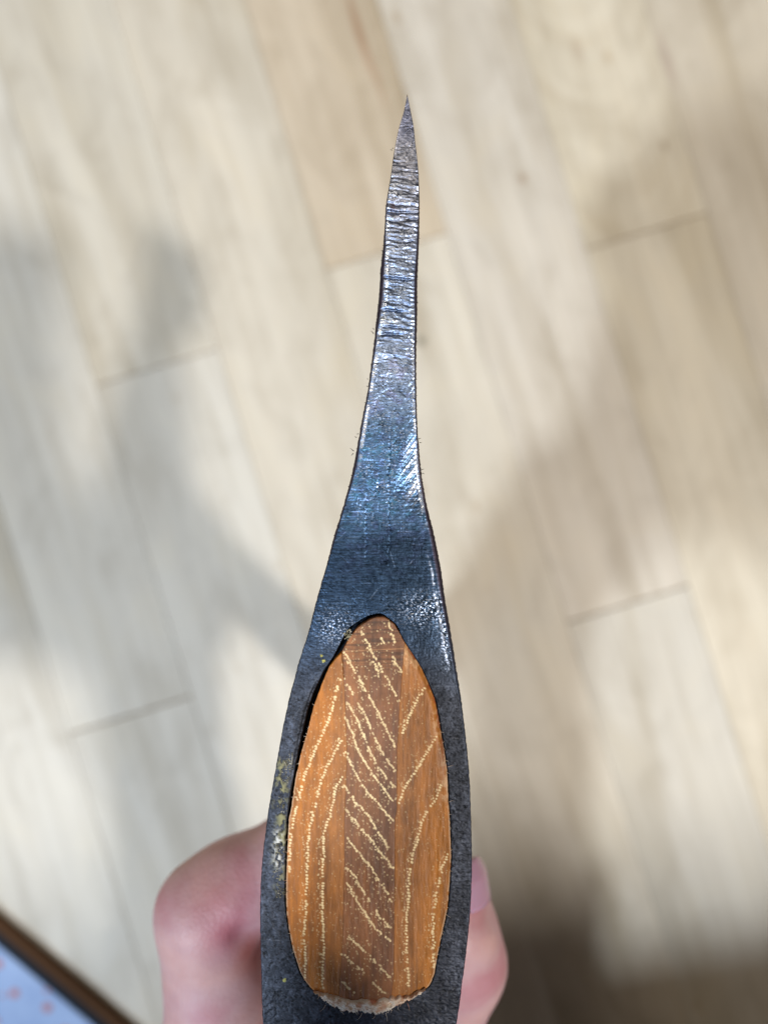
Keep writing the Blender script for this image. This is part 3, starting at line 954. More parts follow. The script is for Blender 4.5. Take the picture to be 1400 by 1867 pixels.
for cx, cy, z, rx, ry in ov:
    secs.append(np.column_stack([cx + rx * np.cos(th), cy + ry * np.sin(th), np.full(NS, z)]))
sv = np.concatenate(secs)
sf = []
for k in range(len(secs) - 1):
    for i in range(NS):
        j = (i + 1) % NS
        sf.append((k * NS + i, (k + 1) * NS + i, (k + 1) * NS + j, k * NS + j))
sf.append(tuple(range(NS)))
sf.append(tuple((len(secs) - 1) * NS + i for i in range(NS))[::-1])
handle = mesh_obj('handle', sv, sf, mh.m, axe, True)


def child(o, parent):
    o.parent = parent
    o.location = (0, 0, 0)
    return o


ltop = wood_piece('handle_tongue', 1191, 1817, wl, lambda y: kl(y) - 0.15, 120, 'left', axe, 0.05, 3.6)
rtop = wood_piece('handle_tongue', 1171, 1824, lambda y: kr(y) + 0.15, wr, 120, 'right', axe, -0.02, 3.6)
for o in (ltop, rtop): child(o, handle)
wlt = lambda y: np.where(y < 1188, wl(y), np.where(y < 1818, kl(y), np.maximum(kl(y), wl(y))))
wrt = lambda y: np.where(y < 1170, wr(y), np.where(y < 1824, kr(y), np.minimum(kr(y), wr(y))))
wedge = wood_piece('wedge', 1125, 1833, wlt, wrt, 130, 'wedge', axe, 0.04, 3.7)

# ---- torn pale fibres at the poll end of the eye: lumpy ribbon plus loose hairs
mfz = Mat('torn_fibre')
tcf = mfz.n('ShaderNodeTexCoord')
nf = mfz.n('ShaderNodeTexNoise', i_Scale=600.0, i_Detail=3.0)
mfz.l(tcf.outputs['Object'], nf.inputs['Vector'])
mfz.l(mfz.ramp(nf.outputs[0], [(0.34, tuple(lin(196, 124, 92))), (0.43, tuple(lin(218, 180, 150))), (0.56, tuple(lin(240, 226, 208)))]), mfz.b.inputs['Base Color'])
mfz.b.inputs['Roughness'].default_value = 0.7
n = 520
t = np.linspace(0, 1, n)
cx = 572 + (775 - 572) * t
top_y = np.interp(cx, [572, 590, 610, 640, 680, 700, 722, 750, 775], [1803, 1811, 1812, 1822, 1822, 1818, 1815, 1812, 1801])
bot_y = np.interp(cx, [572, 590, 600, 625, 655, 690, 705, 725, 745, 775], [1805, 1822, 1832, 1842, 1846, 1850, 1845, 1833, 1822, 1803])
bot_y = bot_y + 5 * (vnoise(cx / 5, cx * 0, 300) - 0.5) + 4 * (vnoise(cx / 1.8, cx * 0, 301) - 0.5)
top_y = top_y + 6 * (vnoise(cx / 7, cx * 0, 302) - 0.5)
m_ = 44
uu = np.linspace(0, 1, m_)
Y = top_y[:, None] * (1 - uu) + bot_y[:, None] * uu
X = np.repeat(cx[:, None], m_, 1)
hh = 0.15 + 0.55 * np.sin(np.pi * np.clip(uu, 0, 1))[None, :] ** 0.6 * (0.3 + fbm(X / 8, Y / 5, 305, 4))
hh = hh - 0.30 * (np.abs(uu - 0.5) * 2)[None, :] ** 6 + 0.12 * (fbm(X / 2.5, Y / 2.5, 309, 2) - 0.5)
for (px_, py_, r_) in ((640, 1834, 3.0), (712, 1829, 4.0)):
    hh = hh - 0.55 * np.exp(-((X - px_) / r_) ** 2 - ((Y - py_) / (r_ * 0.7)) ** 2)
fv = np.stack([(X - 700) * SP, (933.5 - Y) * SP, ZT + hh * 0.001], -1).reshape(-1, 3)
ix = np.arange(n * m_).reshape(n, m_)
ff = np.stack([ix[:-1, :-1], ix[:-1, 1:], ix[1:, 1:], ix[1:, :-1]], -1).reshape(-1, 4)
fuzz = mesh_obj('torn_fibre', fv, ff, mfz.m, handle)
child(fuzz, handle)


def hairs(name, specs, mat, parent, w=0.55):
    """thin bent fibres; specs: (px, py, angle, length px, bend)"""
    V, F = [], []
    for (x, y, a, L, bend, z) in specs:
        pts = []
        for k in range(5):
            s = k / 4
            aa = a + bend * s
            if k == 0: p = (x, y)
            else: p = (p[0] + L / 4 * math.cos(aa), p[1] + L / 4 * math.sin(aa))
            pts.append((p[0], p[1], z + 0.25 * math.sin(s * 2.2) * L / 14, aa, w * (1 - 0.75 * s)))
        b0 = len(V)
        for (px_, py_, zz, aa, ww) in pts:
            for q_ in range(4):
                an = q_ * math.pi / 2
                ox = -math.sin(aa) * math.cos(an) * ww; oy = math.cos(aa) * math.cos(an) * ww
                V.append(((px_ + ox - 700) * SP, (933.5 - (py_ + oy)) * SP, ZT + zz * 0.001 + math.sin(an) * ww * SP))
        for k in range(4):
            for q_ in range(4):
                r2 = (q_ + 1) % 4
                F.append((b0 + k * 4 + q_, b0 + k * 4 + r2, b0 + k * 4 + 4 + r2, b0 + k * 4 + 4 + q_))
    return mesh_obj(name, V, F, mat, parent)


rr = random.Random(21)
sp = []
for _ in range(60):
    x = rr.uniform(578, 770)
    y = np.interp(x, cx, bot_y) - rr.uniform(-1, 8)
    sp.append((x, y, rr.uniform(0.2, 2.9), rr.uniform(2.5, 7), rr.uniform(-1.5, 1.5), 0.2))
for (x, y, a) in ((594, 1830, 2.0), (660, 1845, 1.9), (703, 1845, 1.0), (742, 1826, 0.9)):
    sp.append((x, y, a, 14, 0.6, 0.3))
for _ in range(46):   # along both long edges of the wood
    y = rr.uniform(1280, 1790)
    if rr.random() < 0.5: sp.append((wl(y) + 1, y, math.pi + rr.uniform(-1.2, 1.2), rr.uniform(3, 7), rr.uniform(-1, 1), 0.0))
    else: sp.append((wr(y) - 1, y, rr.uniform(-1.2, 1.2), rr.uniform(3, 7), rr.uniform(-1, 1), 0.0))
sp += [(816, 1398, -0.7, 11, 0.6, 0.1), (818, 1462, -0.9, 11, 0.9, 0.1), (811, 1664, 0.9, 12, -0.5, 0.1)]
fh = hairs('loose_fibre', sp, mfz.m, handle, 0.38)
fh['kind'] = 'stuff'
child(fh, handle)

# ---- crumbs and splinters caught on the steel
mcr = Mat('wood_crumb')
tcc = mcr.n('ShaderNodeTexCoord')
ncc = mcr.n('ShaderNodeTexNoise', i_Scale=1500.0, i_Detail=2.0)
mcr.l(tcc.outputs['Object'], ncc.inputs['Vector'])
mcr.l(mcr.ramp(ncc.outputs[0], [(0.38, tuple(lin(96, 92, 70))), (0.5, tuple(lin(138, 130, 104))), (0.62, tuple(lin(176, 172, 158)))]), mcr.b.inputs['Base Color'])
mcr.b.inputs['Roughness'].default_value = 0.8
V, F = [], []
rr = random.Random(33)


def crumb(x, y, z, r, V=V, F=F):
    b0 = len(V)
    for (dx, dy, dz) in ((1, 0, 0), (-1, 0, 0), (0, 1, 0), (0, -1, 0), (0, 0, 1), (0, 0, -1)):
        k = r * rr.uniform(0.5, 1.4)
        V.append(((x + dx * k + rr.uniform(-.3, .3) * r - 700) * SP, (933.5 - (y + dy * k + rr.uniform(-.3, .3) * r)) * SP, ZT + z * 0.001 + dz * k * SP * 0.7))
    for f in ((0, 2, 4), (2, 1, 4), (1, 3, 4), (3, 0, 4), (2, 0, 5), (1, 2, 5), (3, 1, 5), (0, 3, 5)):
        F.append(tuple(b0 + i for i in f))


for _ in range(260):
    c_ = rr.choice(((527, 1392, 5, 9), (520, 1420, 6, 16), (515, 1470, 5, 22), (509, 1545, 6, 15), (508, 1548, 8, 16), (507, 1590, 7, 12), (512, 1625, 6, 8)))
    crumb(rr.gauss(c_[0], c_[2] * 0.75), rr.gauss(c_[1], c_[3] * 0.8), 0.05, rr.uniform(0.5, 1.5))
for _ in range(40):
    crumb(rr.gauss(634, 3.5), rr.gauss(1157, 5), 0.0, rr.uniform(0.8, 2.2))
cr = mesh_obj('wood_crumb', V, F, mcr.m, head, False)
cr['kind'] = 'stuff'
child(cr, head)
sp = [(519, 1388, 1.0, 12, 0.3, 0.1), (533, 1372, 1.5, 24, 0.1, 0.05), (631, 1164, -1.2, 14, 0.5, 0.0), (635, 1160, -0.9, 10, -0.5, 0.0)]
sc_ = hairs('wood_splinter', sp, mcr.m, head, 1.0)
child(sc_, head)
mdk = Mat('dark_lint')
mdk.b.inputs['Base Color'].default_value = (0.05, 0.035, 0.025, 1)
mdk.b.inputs['Roughness'].default_value = 0.9
sp = [(715, 272, 3.0, 4.5, 0.6, -0.3), (717, 268, 2.2, 3.5, 0.4, -0.3), (681, 606, 4.2, 9, -0.5, -0.9), (682, 598, 3.6, 5, 0.4, -0.9), (690, 554, 3.4, 3, 0.3, -0.6),
      (671, 704, 3.4, 4.5, 0.4, -0.6), (671, 690, 3.4, 3, 0, -0.6), (645, 822, 3.7, 11, 0.2, -0.6), (644, 826, 2.2, 7, 0.2, -0.6), (650, 797, 3.5, 5, 0.2, -0.6),
      (654, 790, 2.8, 5, 0.2, -0.6), (763, 800, -0.6, 6, 0.4, -0.6), (765, 806, 0.4, 5, -0.5, -0.6), (769, 856, -0.5, 5, 0.4, -0.6),
      (771, 862, 0.5, 4.5, 0.3, -0.6), (764, 432, 0.3, 2.5, 0.2, -0.5), (742.3, 176, -1.7, 4, 0.3, 0.0), (696, 498, 3.4, 2.5, 0, -.6), (697, 455, 3.4, 3, 0, -.6)]
for _ in range(60):
    y = rr.uniform(300, 1000)
    if rr.random() < 0.6: sp.append((float(OL(np.array([y]))[0]) + 0.5, y, math.pi + rr.uniform(-.9, .9), rr.uniform(1.2, 2.6), 0.2, -0.6))
    else: sp.append((float(OR(np.array([y]))[0]) - 0.5, y, rr.uniform(-.9, .9), rr.uniform(1.2, 2.4), 0.2, -0.6))
sp = [(a_, b_, c_, d_ * 0.85, e_, f_) for (a_, b_, c_, d_, e_, f_) in sp]
lint = hairs('lint', sp, mdk.m, head, 0.85)
lint['kind'] = 'stuff'
child(lint, head)

# ------------------------------------------------------------------ the person: a left hand closed round the handle, forearm, sleeve
import openvdb as vdb
GX = (-0.085, 0.062); GY = (-0.300, -0.040); GZ = (0.150, 0.300)
VS = 0.0011
gx = np.arange(GX[0], GX[1], VS); gy = np.arange(GY[0], GY[1], VS); gz = np.arange(GZ[0], GZ[1], VS)
X3, Y3, Z3 = np.meshgrid(gx, gy, gz, indexing='ij')
X3 = X3.astype(np.float32); Y3 = Y3.astype(np.float32); Z3 = Z3.astype(np.float32)


def caps(a, b, ra, rb):
    a = np.array(a, np.float32); b = np.array(b, np.float32)
    d = b - a
    L2 = float((d * d).sum())
    t = np.clip(((X3 - a[0]) * d[0] + (Y3 - a[1]) * d[1] + (Z3 - a[2]) * d[2]) / L2, 0, 1)
    return np.sqrt((X3 - a[0] - t * d[0]) ** 2 + (Y3 - a[1] - t * d[1]) ** 2 + (Z3 - a[2] - t * d[2]) ** 2) - (ra + (rb - ra) * t)


def smin(a, b, k):
    h = np.clip(0.5 + 0.5 * (b - a) / k, 0, 1)
    return b * (1 - h) + a * h - k * h * (1 - h)


def chain(pts, k=0.004):
    d = None
    for (p, r), (q_, s) in zip(pts[:-1], pts[1:]):
        c = caps(p, q_, r, s)
        d = c if d is None else smin(d, c, k)
    return d


mm = 0.001
fingers = [
    # index
    [(P(405, 1905, .257), 11.5 * mm), (P(380, 1662, .262), 10.2 * mm), (P(430, 1620, .262), 9.4 * mm), (P(566, 1545, .261), 8.8 * mm), (P(690, 1540, .256), 8.2 * mm), (P(765, 1590, .246), 7.2 * mm)],
    # middle
    [(P(415, 1940, .237), 11.5 * mm), (P(395, 1690, .243), 10.2 * mm), (P(470, 1630, .243), 9.6 * mm), (P(600, 1560, .242), 8.9 * mm), (P(710, 1520, .240), 8.3 * mm), (P(780, 1570, .234), 7.4 * mm)],
    [(P(440, 1900, .217), 11 * mm), (P(420, 1680, .224), 9.8 * mm), (P(500, 1600, .224), 9.2 * mm), (P(610, 1520, .224), 8.6 * mm), (P(710, 1500, .222), 8.0 * mm), (P(770, 1550, .220), 7.2 * mm)],
    [(P(470, 1830, .198), 10 * mm), (P(460, 1660, .206), 8.6 * mm), (P(530, 1580, .207), 8.0 * mm), (P(620, 1510, .207), 7.5 * mm), (P(720, 1470, .206), 7.0 * mm), (P(790, 1530, .204), 6.4 * mm)],
]
thumb = [(P(560, 2080, .238), 15 * mm), (P(755, 1925, .250), 12.0 * mm), (P(828, 1750, .257), 10.6 * mm), (P(824, 1700, .259), 9.0 * mm), (P(820, 1675, .260), 8.6 * mm), (P(814, 1610, .260), 7.5 * mm)]
wrist = (P(600, 2330, .222))
palm = None
for f_, w in zip(fingers, (0, 1, 2, 3)):
    wq = (wrist[0] - 0.012 + 0.004 * w, wrist[1] - 0.004, wrist[2] + 0.014 - 0.010 * w)
    c = caps(f_[0][0], wq, f_[0][1] * 1.05, 0.0165)
    palm = c if palm is None else smin(palm, c, 0.010)
# heel and web
palm = smin(palm, caps(P(640, 1990, .235), wrist, 0.016, 0.021), 0.010)
palm = smin(palm, caps(P(470, 1860, .254), P(640, 1985, .246), 0.0095, 0.012), 0.008)
palm = smin(palm, caps(P(455, 1760, .252), P(520, 1900, .244), 0.0085, 0.012), 0.008)
palm = smin(palm, caps(wrist, (wrist[0] - 0.002, -0.300, 0.215), 0.024, 0.027), 0.012)
palm = smin(palm, caps((wrist[0] - 0.012, wrist[1], wrist[2] + 0.002), (wrist[0] - 0.014, -0.300, 0.215), 0.019, 0.024), 0.012)
D = palm
for i, f_ in enumerate(fingers):
    c = chain(f_)
    D = smin(D, c, 0.0045 if i == 0 else 0.003)
ct = chain(thumb, 0.0035)
D = smin(D, ct, 0.004)
# the handle presses its shape into the palm
hx = (X3 + 0.0024) / 0.0113
t_ = np.clip((0.30 - Z3) / 0.10, 0, 1)
hy_ = (Y3 - (-0.055 - 0.024 * t_)) / 0.0190
dh = (np.sqrt(hx ** 2 + hy_ ** 2) - 1) * 0.0113
D = np.maximum(D, -dh)
# creases
def crease(p, q_, w, dpt):
    global D
    c = caps(p, q_, w, w)
    D = D + dpt * np.exp(-np.clip(c + w, 0, 1) ** 2 / (w * w) * 1.0)
crease(P(440, 1700, .270), P(540, 1748, .268), 0.0026, 0.0018)
crease(P(800, 1690, .268), P(905, 1668, .262), 0.0024, 0.0012)
crease(P(420, 1590, .271), P(380, 1680, .273), 0.0020, 0.0005)
g = vdb.FloatGrid(1.0)
g.copyFromArray(np.ascontiguousarray(D.astype(np.float32)))
pts, quads = g.convertToQuads(0.0)[:2]
pts = pts * VS + np.array([GX[0], GY[0], GZ[0]])
del X3, Y3, Z3, D
# vdb quads wind inward for a signed distance field
mk = Mat('skin')
tcs = mk.n('ShaderNodeTexCoord')
n_a = mk.n('ShaderNodeTexNoise', i_Scale=62.0, i_Detail=3.0, i_Distortion=0.4)
n_b = mk.n('ShaderNodeTexNoise', i_Scale=260.0, i_Detail=3.0)
n_c = mk.n('ShaderNodeTexVoronoi', i_Scale=1500.0)
for nn in (n_a, n_b, n_c): mk.l(tcs.outputs['Object'], nn.inputs['Vector'])
c1 = mk.ramp(n_a.outputs[0], [(0.36, tuple(lin(212, 172, 170))), (0.5, tuple(lin(204, 166, 170))), (0.66, tuple(lin(194, 140, 148)))])
c2 = mk.ramp(n_b.outputs[0], [(0.35, (0.93, 0.88, 0.88)), (0.6, (1, 1, 1))])
mxs = mk.n('ShaderNodeMix', data_type='RGBA', blend_type='MULTIPLY'); mxs.inputs['Factor'].default_value = 0.9
mk.l(c1, mxs.inputs['A']); mk.l(c2, mxs.inputs['B'])
vc = mk.n('ShaderNodeVertexColor'); vc.layer_name = 'flush'
mxf = mk.n('ShaderNodeMix', data_type='RGBA', blend_type='MULTIPLY'); mxf.inputs['Factor'].default_value = 1
mk.l(mxs.outputs['Result'], mxf.inputs['A']); mk.l(vc.outputs[0], mxf.inputs['B'])
mk.l(mxf.outputs['Result'], mk.b.inputs['Base Color'])
mk.b.inputs['Roughness'].default_value = 0.48
mk.b.inputs['Subsurface Weight'].default_value = 0.15
mk.b.inputs['Subsurface Radius'].default_value = (1.0, 0.45, 0.35)
mk.b.inputs['Subsurface Scale'].default_value = 0.004
mk.l(mk.bump(n_c.outputs['Distance'], 0.25, 0.0003), mk.b.inputs['Normal'])
fl = np.ones((len(pts), 3))
def flush(p, r, col, amt):
    d = np.sqrt(((pts - np.array(p)) ** 2).sum(1))
    w = (amt * np.exp(-(d / r) ** 2))[:, None]
    fl[:] = fl * (1 - w) + np.array(col) * w
flush(P(400, 1690, .272), 0.0060, (0.90, 0.52, 0.60), 0.7)
flush(P(412, 1700, .272), 0.0022, (0.80, 0.35, 0.42), 0.4)
flush(P(455, 1738, .268), 0.0035, (0.80, 0.42, 0.30), 0.8)
flush(P(475, 1755, .266), 0.0035, (0.80, 0.42, 0.30), 0.8)
flush(P(375, 1620, .272), 0.0050, (0.82, 0.60, 0.50), 0.5)
flush(P(850, 1680, .266), 0.0045, (0.78, 0.52, 0.48), 0.6)
# the other hand: the right one, holding the phone beside and above the camera
HX = (-0.085, 0.085); HY = (-0.285, -0.030); HZ = (0.375, 0.480)
V2 = 0.0016
X3, Y3, Z3 = [a.astype(np.float32) for a in np.meshgrid(np.arange(*HX, V2), np.arange(*HY, V2), np.arange(*HZ, V2), indexing='ij')]
D = None
for i in range(4):
    y0 = -0.110 - 0.0175 * i
    c = chain([((0.040, y0 - 0.012, 0.418), 0.0105), ((0.005, y0, 0.410), 0.0098), ((-0.030, y0 + 0.003, 0.410), 0.0090),
               ((-0.058, y0 + 0.002, 0.416), 0.0084), ((-0.0625, y0, 0.432), 0.0074)])
    D = c if D is None else smin(D, c, 0.0025)
pl = smin(caps((0.040, -0.107, 0.418), (0.050, -0.180, 0.424), 0.012, 0.016), caps((0.036, -0.160, 0.414), (0.062, -0.215, 0.432), 0.015, 0.022), 0.010)
pl = smin(pl, caps((0.062, -0.215, 0.434), (0.095, -0.285, 0.450), 0.024, 0.028), 0.010)
D = smin(D, pl, 0.006)
tm = chain([((0.050, -0.165, 0.430), 0.0145), ((0.036, -0.128, 0.438), 0.0115), ((0.024, -0.100, 0.4385), 0.0098), ((0.010, -0.082, 0.4385), 0.0082)])
D = smin(D, tm, 0.006)
bx = np.maximum(np.maximum(np.abs(X3 + 0.0183) - 0.0362, np.abs(Y3 + 0.055) - 0.0735), np.abs(Z3 - 0.4262) - 0.0044)
D = np.maximum(D, -bx)
g2 = vdb.FloatGrid(1.0)
g2.copyFromArray(np.ascontiguousarray(D.astype(np.float32)))
pts2, quads2 = g2.convertToQuads(0.0)[:2]
pts2 = pts2 * V2 + np.array([HX[0], HY[0], HZ[0]])
del X3, Y3, Z3, D, bx
person = mesh_obj('person', pts, quads[:, ::-1].astype(np.int64), mk.m, None, True, {'flush': fl})
tag(person, 'bare left hand and forearm gripping the axe handle just below the head', 'person')
hand2 = mesh_obj('hand', pts2, quads2[:, ::-1].astype(np.int64), mk.m, person, True, {'flush': np.ones((len(pts2), 3))})
hand2['label'] = 'right hand holding the phone above'
sm2 = hand2.modifiers.new('relax', 'SMOOTH'); sm2.factor = 0.6; sm2.iterations = 6
sm = person.modifiers.new('relax', 'SMOOTH'); sm.factor = 0.6; sm.iterations = 8
# set the origin at the wrist base without moving the mesh
# thumbnail: curved plate on the outer top side of the thumb tip
mn = Mat('nail')
mn.b.inputs['Base Color'].default_value = (*lin(186, 146, 168), 1)
mn.b.inputs['Roughness'].default_value = 0.25
mn.b.inputs['Subsurface Weight'].default_value = 0.2
mn.b.inputs['Subsurface Scale'].default_value = 0.002
tp = np.array(P(815, 1574, .2603)); tb = np.array(P(820, 1636, .2606))
ax = (tp - tb) / np.linalg.norm(tp - tb)
outn = np.array([0.80, 0.10, 0.60]); outn -= ax * outn.dot(ax); outn /= np.linalg.norm(outn)
sd = np.cross(ax, outn)
V, F = [], []
nu, nvv = 16, 14
for lay in (0, 1):
    for i in range(nvv):
        s = i / (nvv - 1)
        for j in range(nu):
            a = (j / (nu - 1) * 2 - 1)
            ang = a * 0.82
            wshape = 1.0 if s > 0.25 else (0.55 + 0.45 * math.sqrt(s / 0.25))
            if s > 0.6: wshape = math.sqrt(max(0.05, 1.0 - ((s - 0.6) / 0.42) ** 2))
            ang *= wshape
            r = 0.0079 - 0.0007 * s + (0.0 if lay else 0.00065) - 0.0014 * max(0, s - 0.6) * 2.5
            c = tb + (tp - tb) * (0.0 + 1.28 * s)
            V.append(c + r * (outn * math.cos(ang) + sd * math.sin(ang)))
for lay in (0, 1):
    b0 = lay * nu * nvv
    for i in range(nvv - 1):
        for j in range(nu - 1):
            f = (b0 + i * nu + j, b0 + i * nu + j + 1, b0 + (i + 1) * nu + j + 1, b0 + (i + 1) * nu + j)
            F.append(f if lay else f[::-1])
N0 = nu * nvv
rim = [j for j in range(nu)] + [i * nu + nu - 1 for i in range(1, nvv)] + [(nvv - 1) * nu + j for j in range(nu - 2, -1, -1)] + [i * nu for i in range(nvv - 2, 0, -1)]
for a, b in zip(rim, rim[1:] + rim[:1]): F.append((a, b, b + N0, a + N0))
nail = mesh_obj('thumb_nail', V, F, mn.m, person)

# sleeve over the forearm, and the front of the shirt, just outside the picture
mc = Mat('sleeve_cloth')
tcc2 = mc.n('ShaderNodeTexCoord')
nc2 = mc.n('ShaderNodeTexNoise', i_Scale=300.0, i_Detail=2.0)
mc.l(tcc2.outputs['Object'], nc2.inputs['Vector'])
mc.l(mc.ramp(nc2.outputs[0], [(0.4, (0.030, 0.026, 0.024)), (0.6, (0.050, 0.042, 0.038))]), mc.b.inputs['Base Color'])
mc.b.inputs['Roughness'].default_value = 0.9


def tube(name, pts_, mat, parent, nseg=28, wrinkle=0.0015):
    V, F = [], []
    for k, (c, r, rz) in enumerate(pts_):
        for i in range(nseg):
            a = 2 * math.pi * i / nseg
            w = 1 + wrinkle / r * math.sin(3 * a + k * 1.7) + wrinkle / r * math.sin(5 * a - k * 2.3)
            V.append((c[0] + r * w * math.cos(a), c[1], c[2] + rz * w * math.sin(a)))
    for k in range(len(pts_) - 1):
        for i in range(nseg):
            j = (i + 1) % nseg
            F.append((k * nseg + i, (k + 1) * nseg + i, (k + 1) * nseg + j, k * nseg + j))
    F.append(tuple(i for i in range(nseg)))
    F.append(tuple((len(pts_) - 1) * nseg + i for i in range(nseg))[::-1])
    return mesh_obj(name, V, F, mat, parent)


wx = wrist[0] - 0.006
tube('sleeve', [((wx, -0.262, .217), .037, .033), ((wx, -0.266, .217), .040, .036), ((wx - .002, -0.30, .216), .042, .040), ((wx - .004, -0.34, .216), .046, .045),
                ((wx - .008, -0.40, .22), .052, .052), ((wx - .012, -0.46, .24), .058, .060), ((wx - .012, -0.52, .28), .062, .064)], mc.m, person)

tube('sleeve', [((.085, -0.262, .444), .036, .034), ((.089, -0.270, .447), .040, .038), ((.115, -0.320, .465), .044, .042), ((.170, -0.375, .500), .050, .048), ((.25, -0.42, .56), .056, .056), ((.31, -0.45, .63), .062, .062)], mc.m, person)

# front of the shirt (the body leans in from below the picture, right of the arm)
V, F = [], []
lev = [(-0.05, .28, .11, -.46, .10), (0.10, .31, .12, -.46, .10), (0.25, .33, .12, -.46, .10), (0.38, .33, .12, -.46, .12), (0.48, .29, .12, -.46, .20), (0.60, .25, .12, -.46, .30), (0.75, .24, .12, -.46, .36), (0.90, .22, .12, -.46, .38), (1.0, .17, .09, -.47, .38), (1.04, .08, .05, -.48, .38)]
NSG = 40
for k, (z, rx, ry, cy, cx_) in enumerate(lev):
    for i in range(NSG):
        a = 2 * math.pi * i / NSG
        w = 1 + 0.012 * math.sin(7 * a + k) + 0.010 * math.sin(4 * a - 2 * k)
        c_, s_ = math.cos(a), math.sin(a)
        V.append((cx_ + rx * w * math.copysign(abs(c_) ** 0.75, c_), cy + ry * w * math.copysign(abs(s_) ** 0.75, s_), z))
for k in range(len(lev) - 1):
    for i in range(NSG):
        j = (i + 1) % NSG
        F.append((k * NSG + i, k * NSG + j, (k + 1) * NSG + j, (k + 1) * NSG + i))
F.append(tuple(range(NSG))[::-1]); F.append(tuple((len(lev) - 1) * NSG + i for i in range(NSG)))
mesh_obj('shirt', V, F, mc.m, person)

# ------------------------------------------------------------------ the phone that takes the picture, at the camera's own place
phone = empty('phone', (-0.020, -0.055, 0.4222))
tag(phone, 'dark phone held flat above the axe with its lens looking down', 'phone')
mph1 = Mat('phone_glass'); mph1.b.inputs['Base Color'].default_value = (0.02, 0.022, 0.026, 1); mph1.b.inputs['Roughness'].default_value = 0.25
mph2 = Mat('phone_rim'); mph2.b.inputs['Base Color'].default_value = (0.25, 0.25, 0.27, 1); mph2.b.inputs['Metallic'].default_value = 1; mph2.b.inputs['Roughness'].default_value = 0.3
def slab(name, x0, x1, y0, y1, z0, z1, r, mat, parent, bev=0.0008):
    ring = []
    for (cx_, cy_, a0) in ((x1 - r, y1 - r, 0), (x0 + r, y1 - r, 90), (x0 + r, y0 + r, 180), (x1 - r, y0 + r, 270)):
        for k in range(7):
            a = math.radians(a0 + 15 * k); ring.append((cx_, cy_, math.cos(a), math.sin(a)))
    V = []
    for (ins, z) in ((bev, z0), (0, z0 + bev), (0, z1 - bev), (bev, z1)):
        for (a, b, c_, s_) in ring: V.append((a + (r - ins) * c_, b + (r - ins) * s_, z))
    n_ = len(ring)
    F = [tuple(range(n_))[::-1], tuple(3 * n_ + i for i in range(n_))]
    for k in range(3):
        for i in range(n_): F.append((k * n_ + i, k * n_ + (i + 1) % n_, (k + 1) * n_ + (i + 1) % n_, (k + 1) * n_ + i))
    return mesh_obj(name, V, F, mat, parent)
slab('body', -0.054, 0.0175, -0.128, 0.018, 0.4222, 0.4300, 0.010, mph2.m, phone)
slab('screen', -0.052, 0.0155, -0.126, 0.016, 0.4300, 0.4304, 0.009, mph1.m, phone, 0.0001)
slab('camera_plate', -0.018, 0.012, -0.016, 0.014, 0.4212, 0.4222, 0.007, mph1.m, phone, 0.0004)
slab('second_lens', -0.0165, -0.0045, -0.014, -0.002, 0.4204, 0.4212, 0.0059, mph2.m, phone, 0.0002)

# ------------------------------------------------------------------ blue dotted plate at the lower left corner
plate = empty('sharpening_plate', tuple(P(-60, 1900, 0)))
tag(plate, 'pale blue plate with scattered pink dots and dark brown edge, bottom left corner', 'plate')
e0 = Vector(P(0, 1680, 0.006)); e1 = Vector(P(222, 1867, 0.006))
ed = (e1 - e0).normalized()
nrm = Vector((ed.y, -ed.x, 0))              # points down-left, into the plate
if nrm.x > 0: nrm = -nrm
def rect(o0, a0, a1, b0, b1, z0, z1, name, mat, bev=0.0006):
    V = []
    for (a, b) in ((a0, b0), (a1, b0), (a1, b1), (a0, b1)):
        V.append(o0 + ed * a + nrm * b)
    c = sum(V, Vector()) / 4
    vv = [(v.x, v.y, z0) for v in V] + [(v.x, v.y, z1 - bev) for v in V]
    for v in V:
        d = (v - c); w = v - Vector((math.copysign(1, d.dot(ed)) * ed + math.copysign(1, d.dot(nrm)) * nrm)) * bev
        vv.append((w.x, w.y, z1))
    f = [(3, 2, 1, 0)] + [(i, (i + 1) % 4, 4 + (i + 1) % 4, 4 + i) for i in range(4)] + \
        [(4 + i, 4 + (i + 1) % 4, 8 + (i + 1) % 4, 8 + i) for i in range(4)] + [(8, 9, 10, 11)]
    if ed.cross(nrm).z < 0: f = [g_[::-1] for g_ in f]
    return mesh_obj(name, vv, f, mat, plate, False)
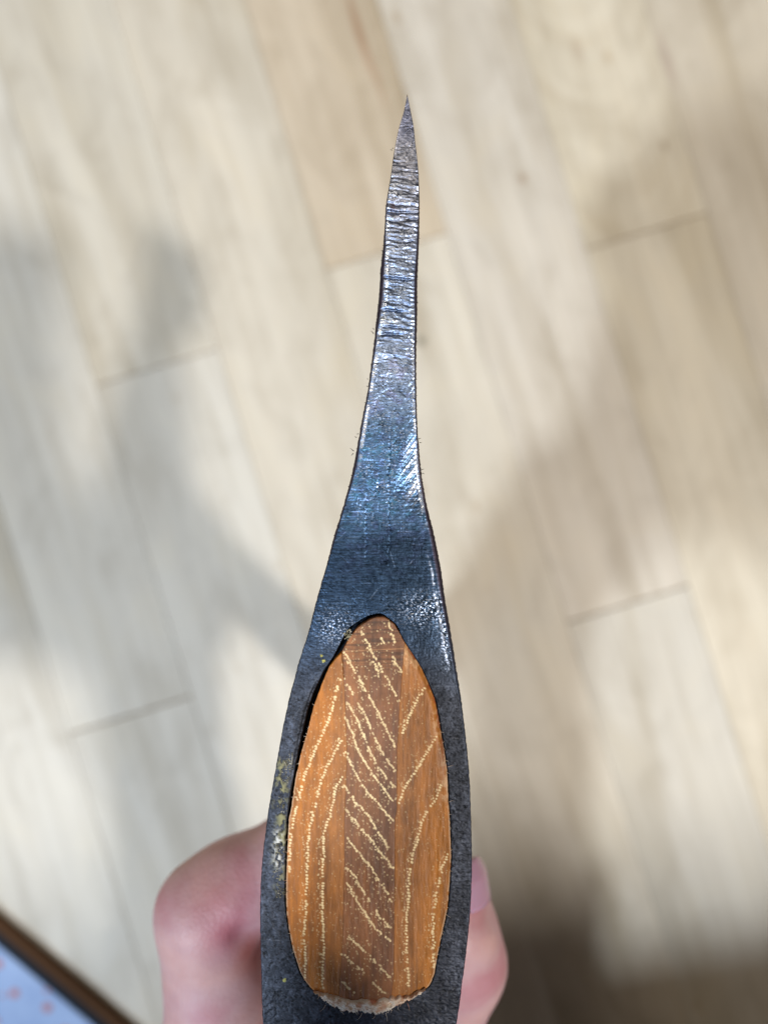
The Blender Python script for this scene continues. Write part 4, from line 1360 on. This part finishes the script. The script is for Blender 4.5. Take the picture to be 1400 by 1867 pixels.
mbr = Mat('plate_frame'); mbr.b.inputs['Base Color'].default_value = (0.085, 0.042, 0.02, 1); mbr.b.inputs['Roughness'].default_value = 0.85; mbr.b.inputs['Specular IOR Level'].default_value = 0.15
mbk = Mat('plate_seal'); mbk.b.inputs['Base Color'].default_value = (0.020, 0.024, 0.032, 1); mbk.b.inputs['Roughness'].default_value = 0.9; mbk.b.inputs['Specular IOR Level'].default_value = 0.15
mbl = Mat('plate_blue'); mbl.b.inputs['Base Color'].default_value = (0.29, 0.40, 0.66, 1); mbl.b.inputs['Roughness'].default_value = 0.45
tcb = mbl.n('ShaderNodeTexCoord'); nb = mbl.n('ShaderNodeTexNoise', i_Scale=60.0, i_Detail=3.0)
mbl.l(tcb.outputs['Object'], nb.inputs['Vector'])
mbl.l(mbl.ramp(nb.outputs[0], [(0.35, (0.20, 0.30, 0.55)), (0.65, (0.26, 0.37, 0.62))]), mbl.b.inputs['Base Color'])
mpk = Mat('plate_dot'); mpk.b.inputs['Base Color'].default_value = (0.42, 0.16, 0.16, 1)
rect(e0, -0.060, 0.14, 0.0, 0.10, 0.0, 0.006, 'frame', mbr.m)
rect(e0, -0.056, 0.136, 0.0046, 0.094, 0.0058, 0.0068, 'seal', mbk.m, 0.0002)
rect(e0, -0.051, 0.131, 0.0098, 0.088, 0.0066, 0.0074, 'face', mbl.m, 0.0003)
def dot(px_, py_, r):
    c = P(px_, py_, 0.0074)
    V = [(c[0] + r * math.cos(a) * s, c[1] + r * math.sin(a) * s, c[2] + z) for s, z in ((1, 0.0), (0.75, 0.0004)) for a in np.linspace(0, 2 * math.pi, 12, endpoint=False)]
    F = [(i, (i + 1) % 12, 12 + (i + 1) % 12, 12 + i) for i in range(12)] + [tuple(range(12, 24))]
    return mesh_obj('dot', V, F, mpk.m, plate)
for p_ in ((27, 1811, .0026), (87, 1837, .0026), (-3, 1757, .0026), (86, 1806, .0013), (5, 1815, .0012), (-40, 1800, .0026), (-10, 1862, .0026), (50, 1890, .0026), (120, 1880, .0024)):
    dot(*p_)
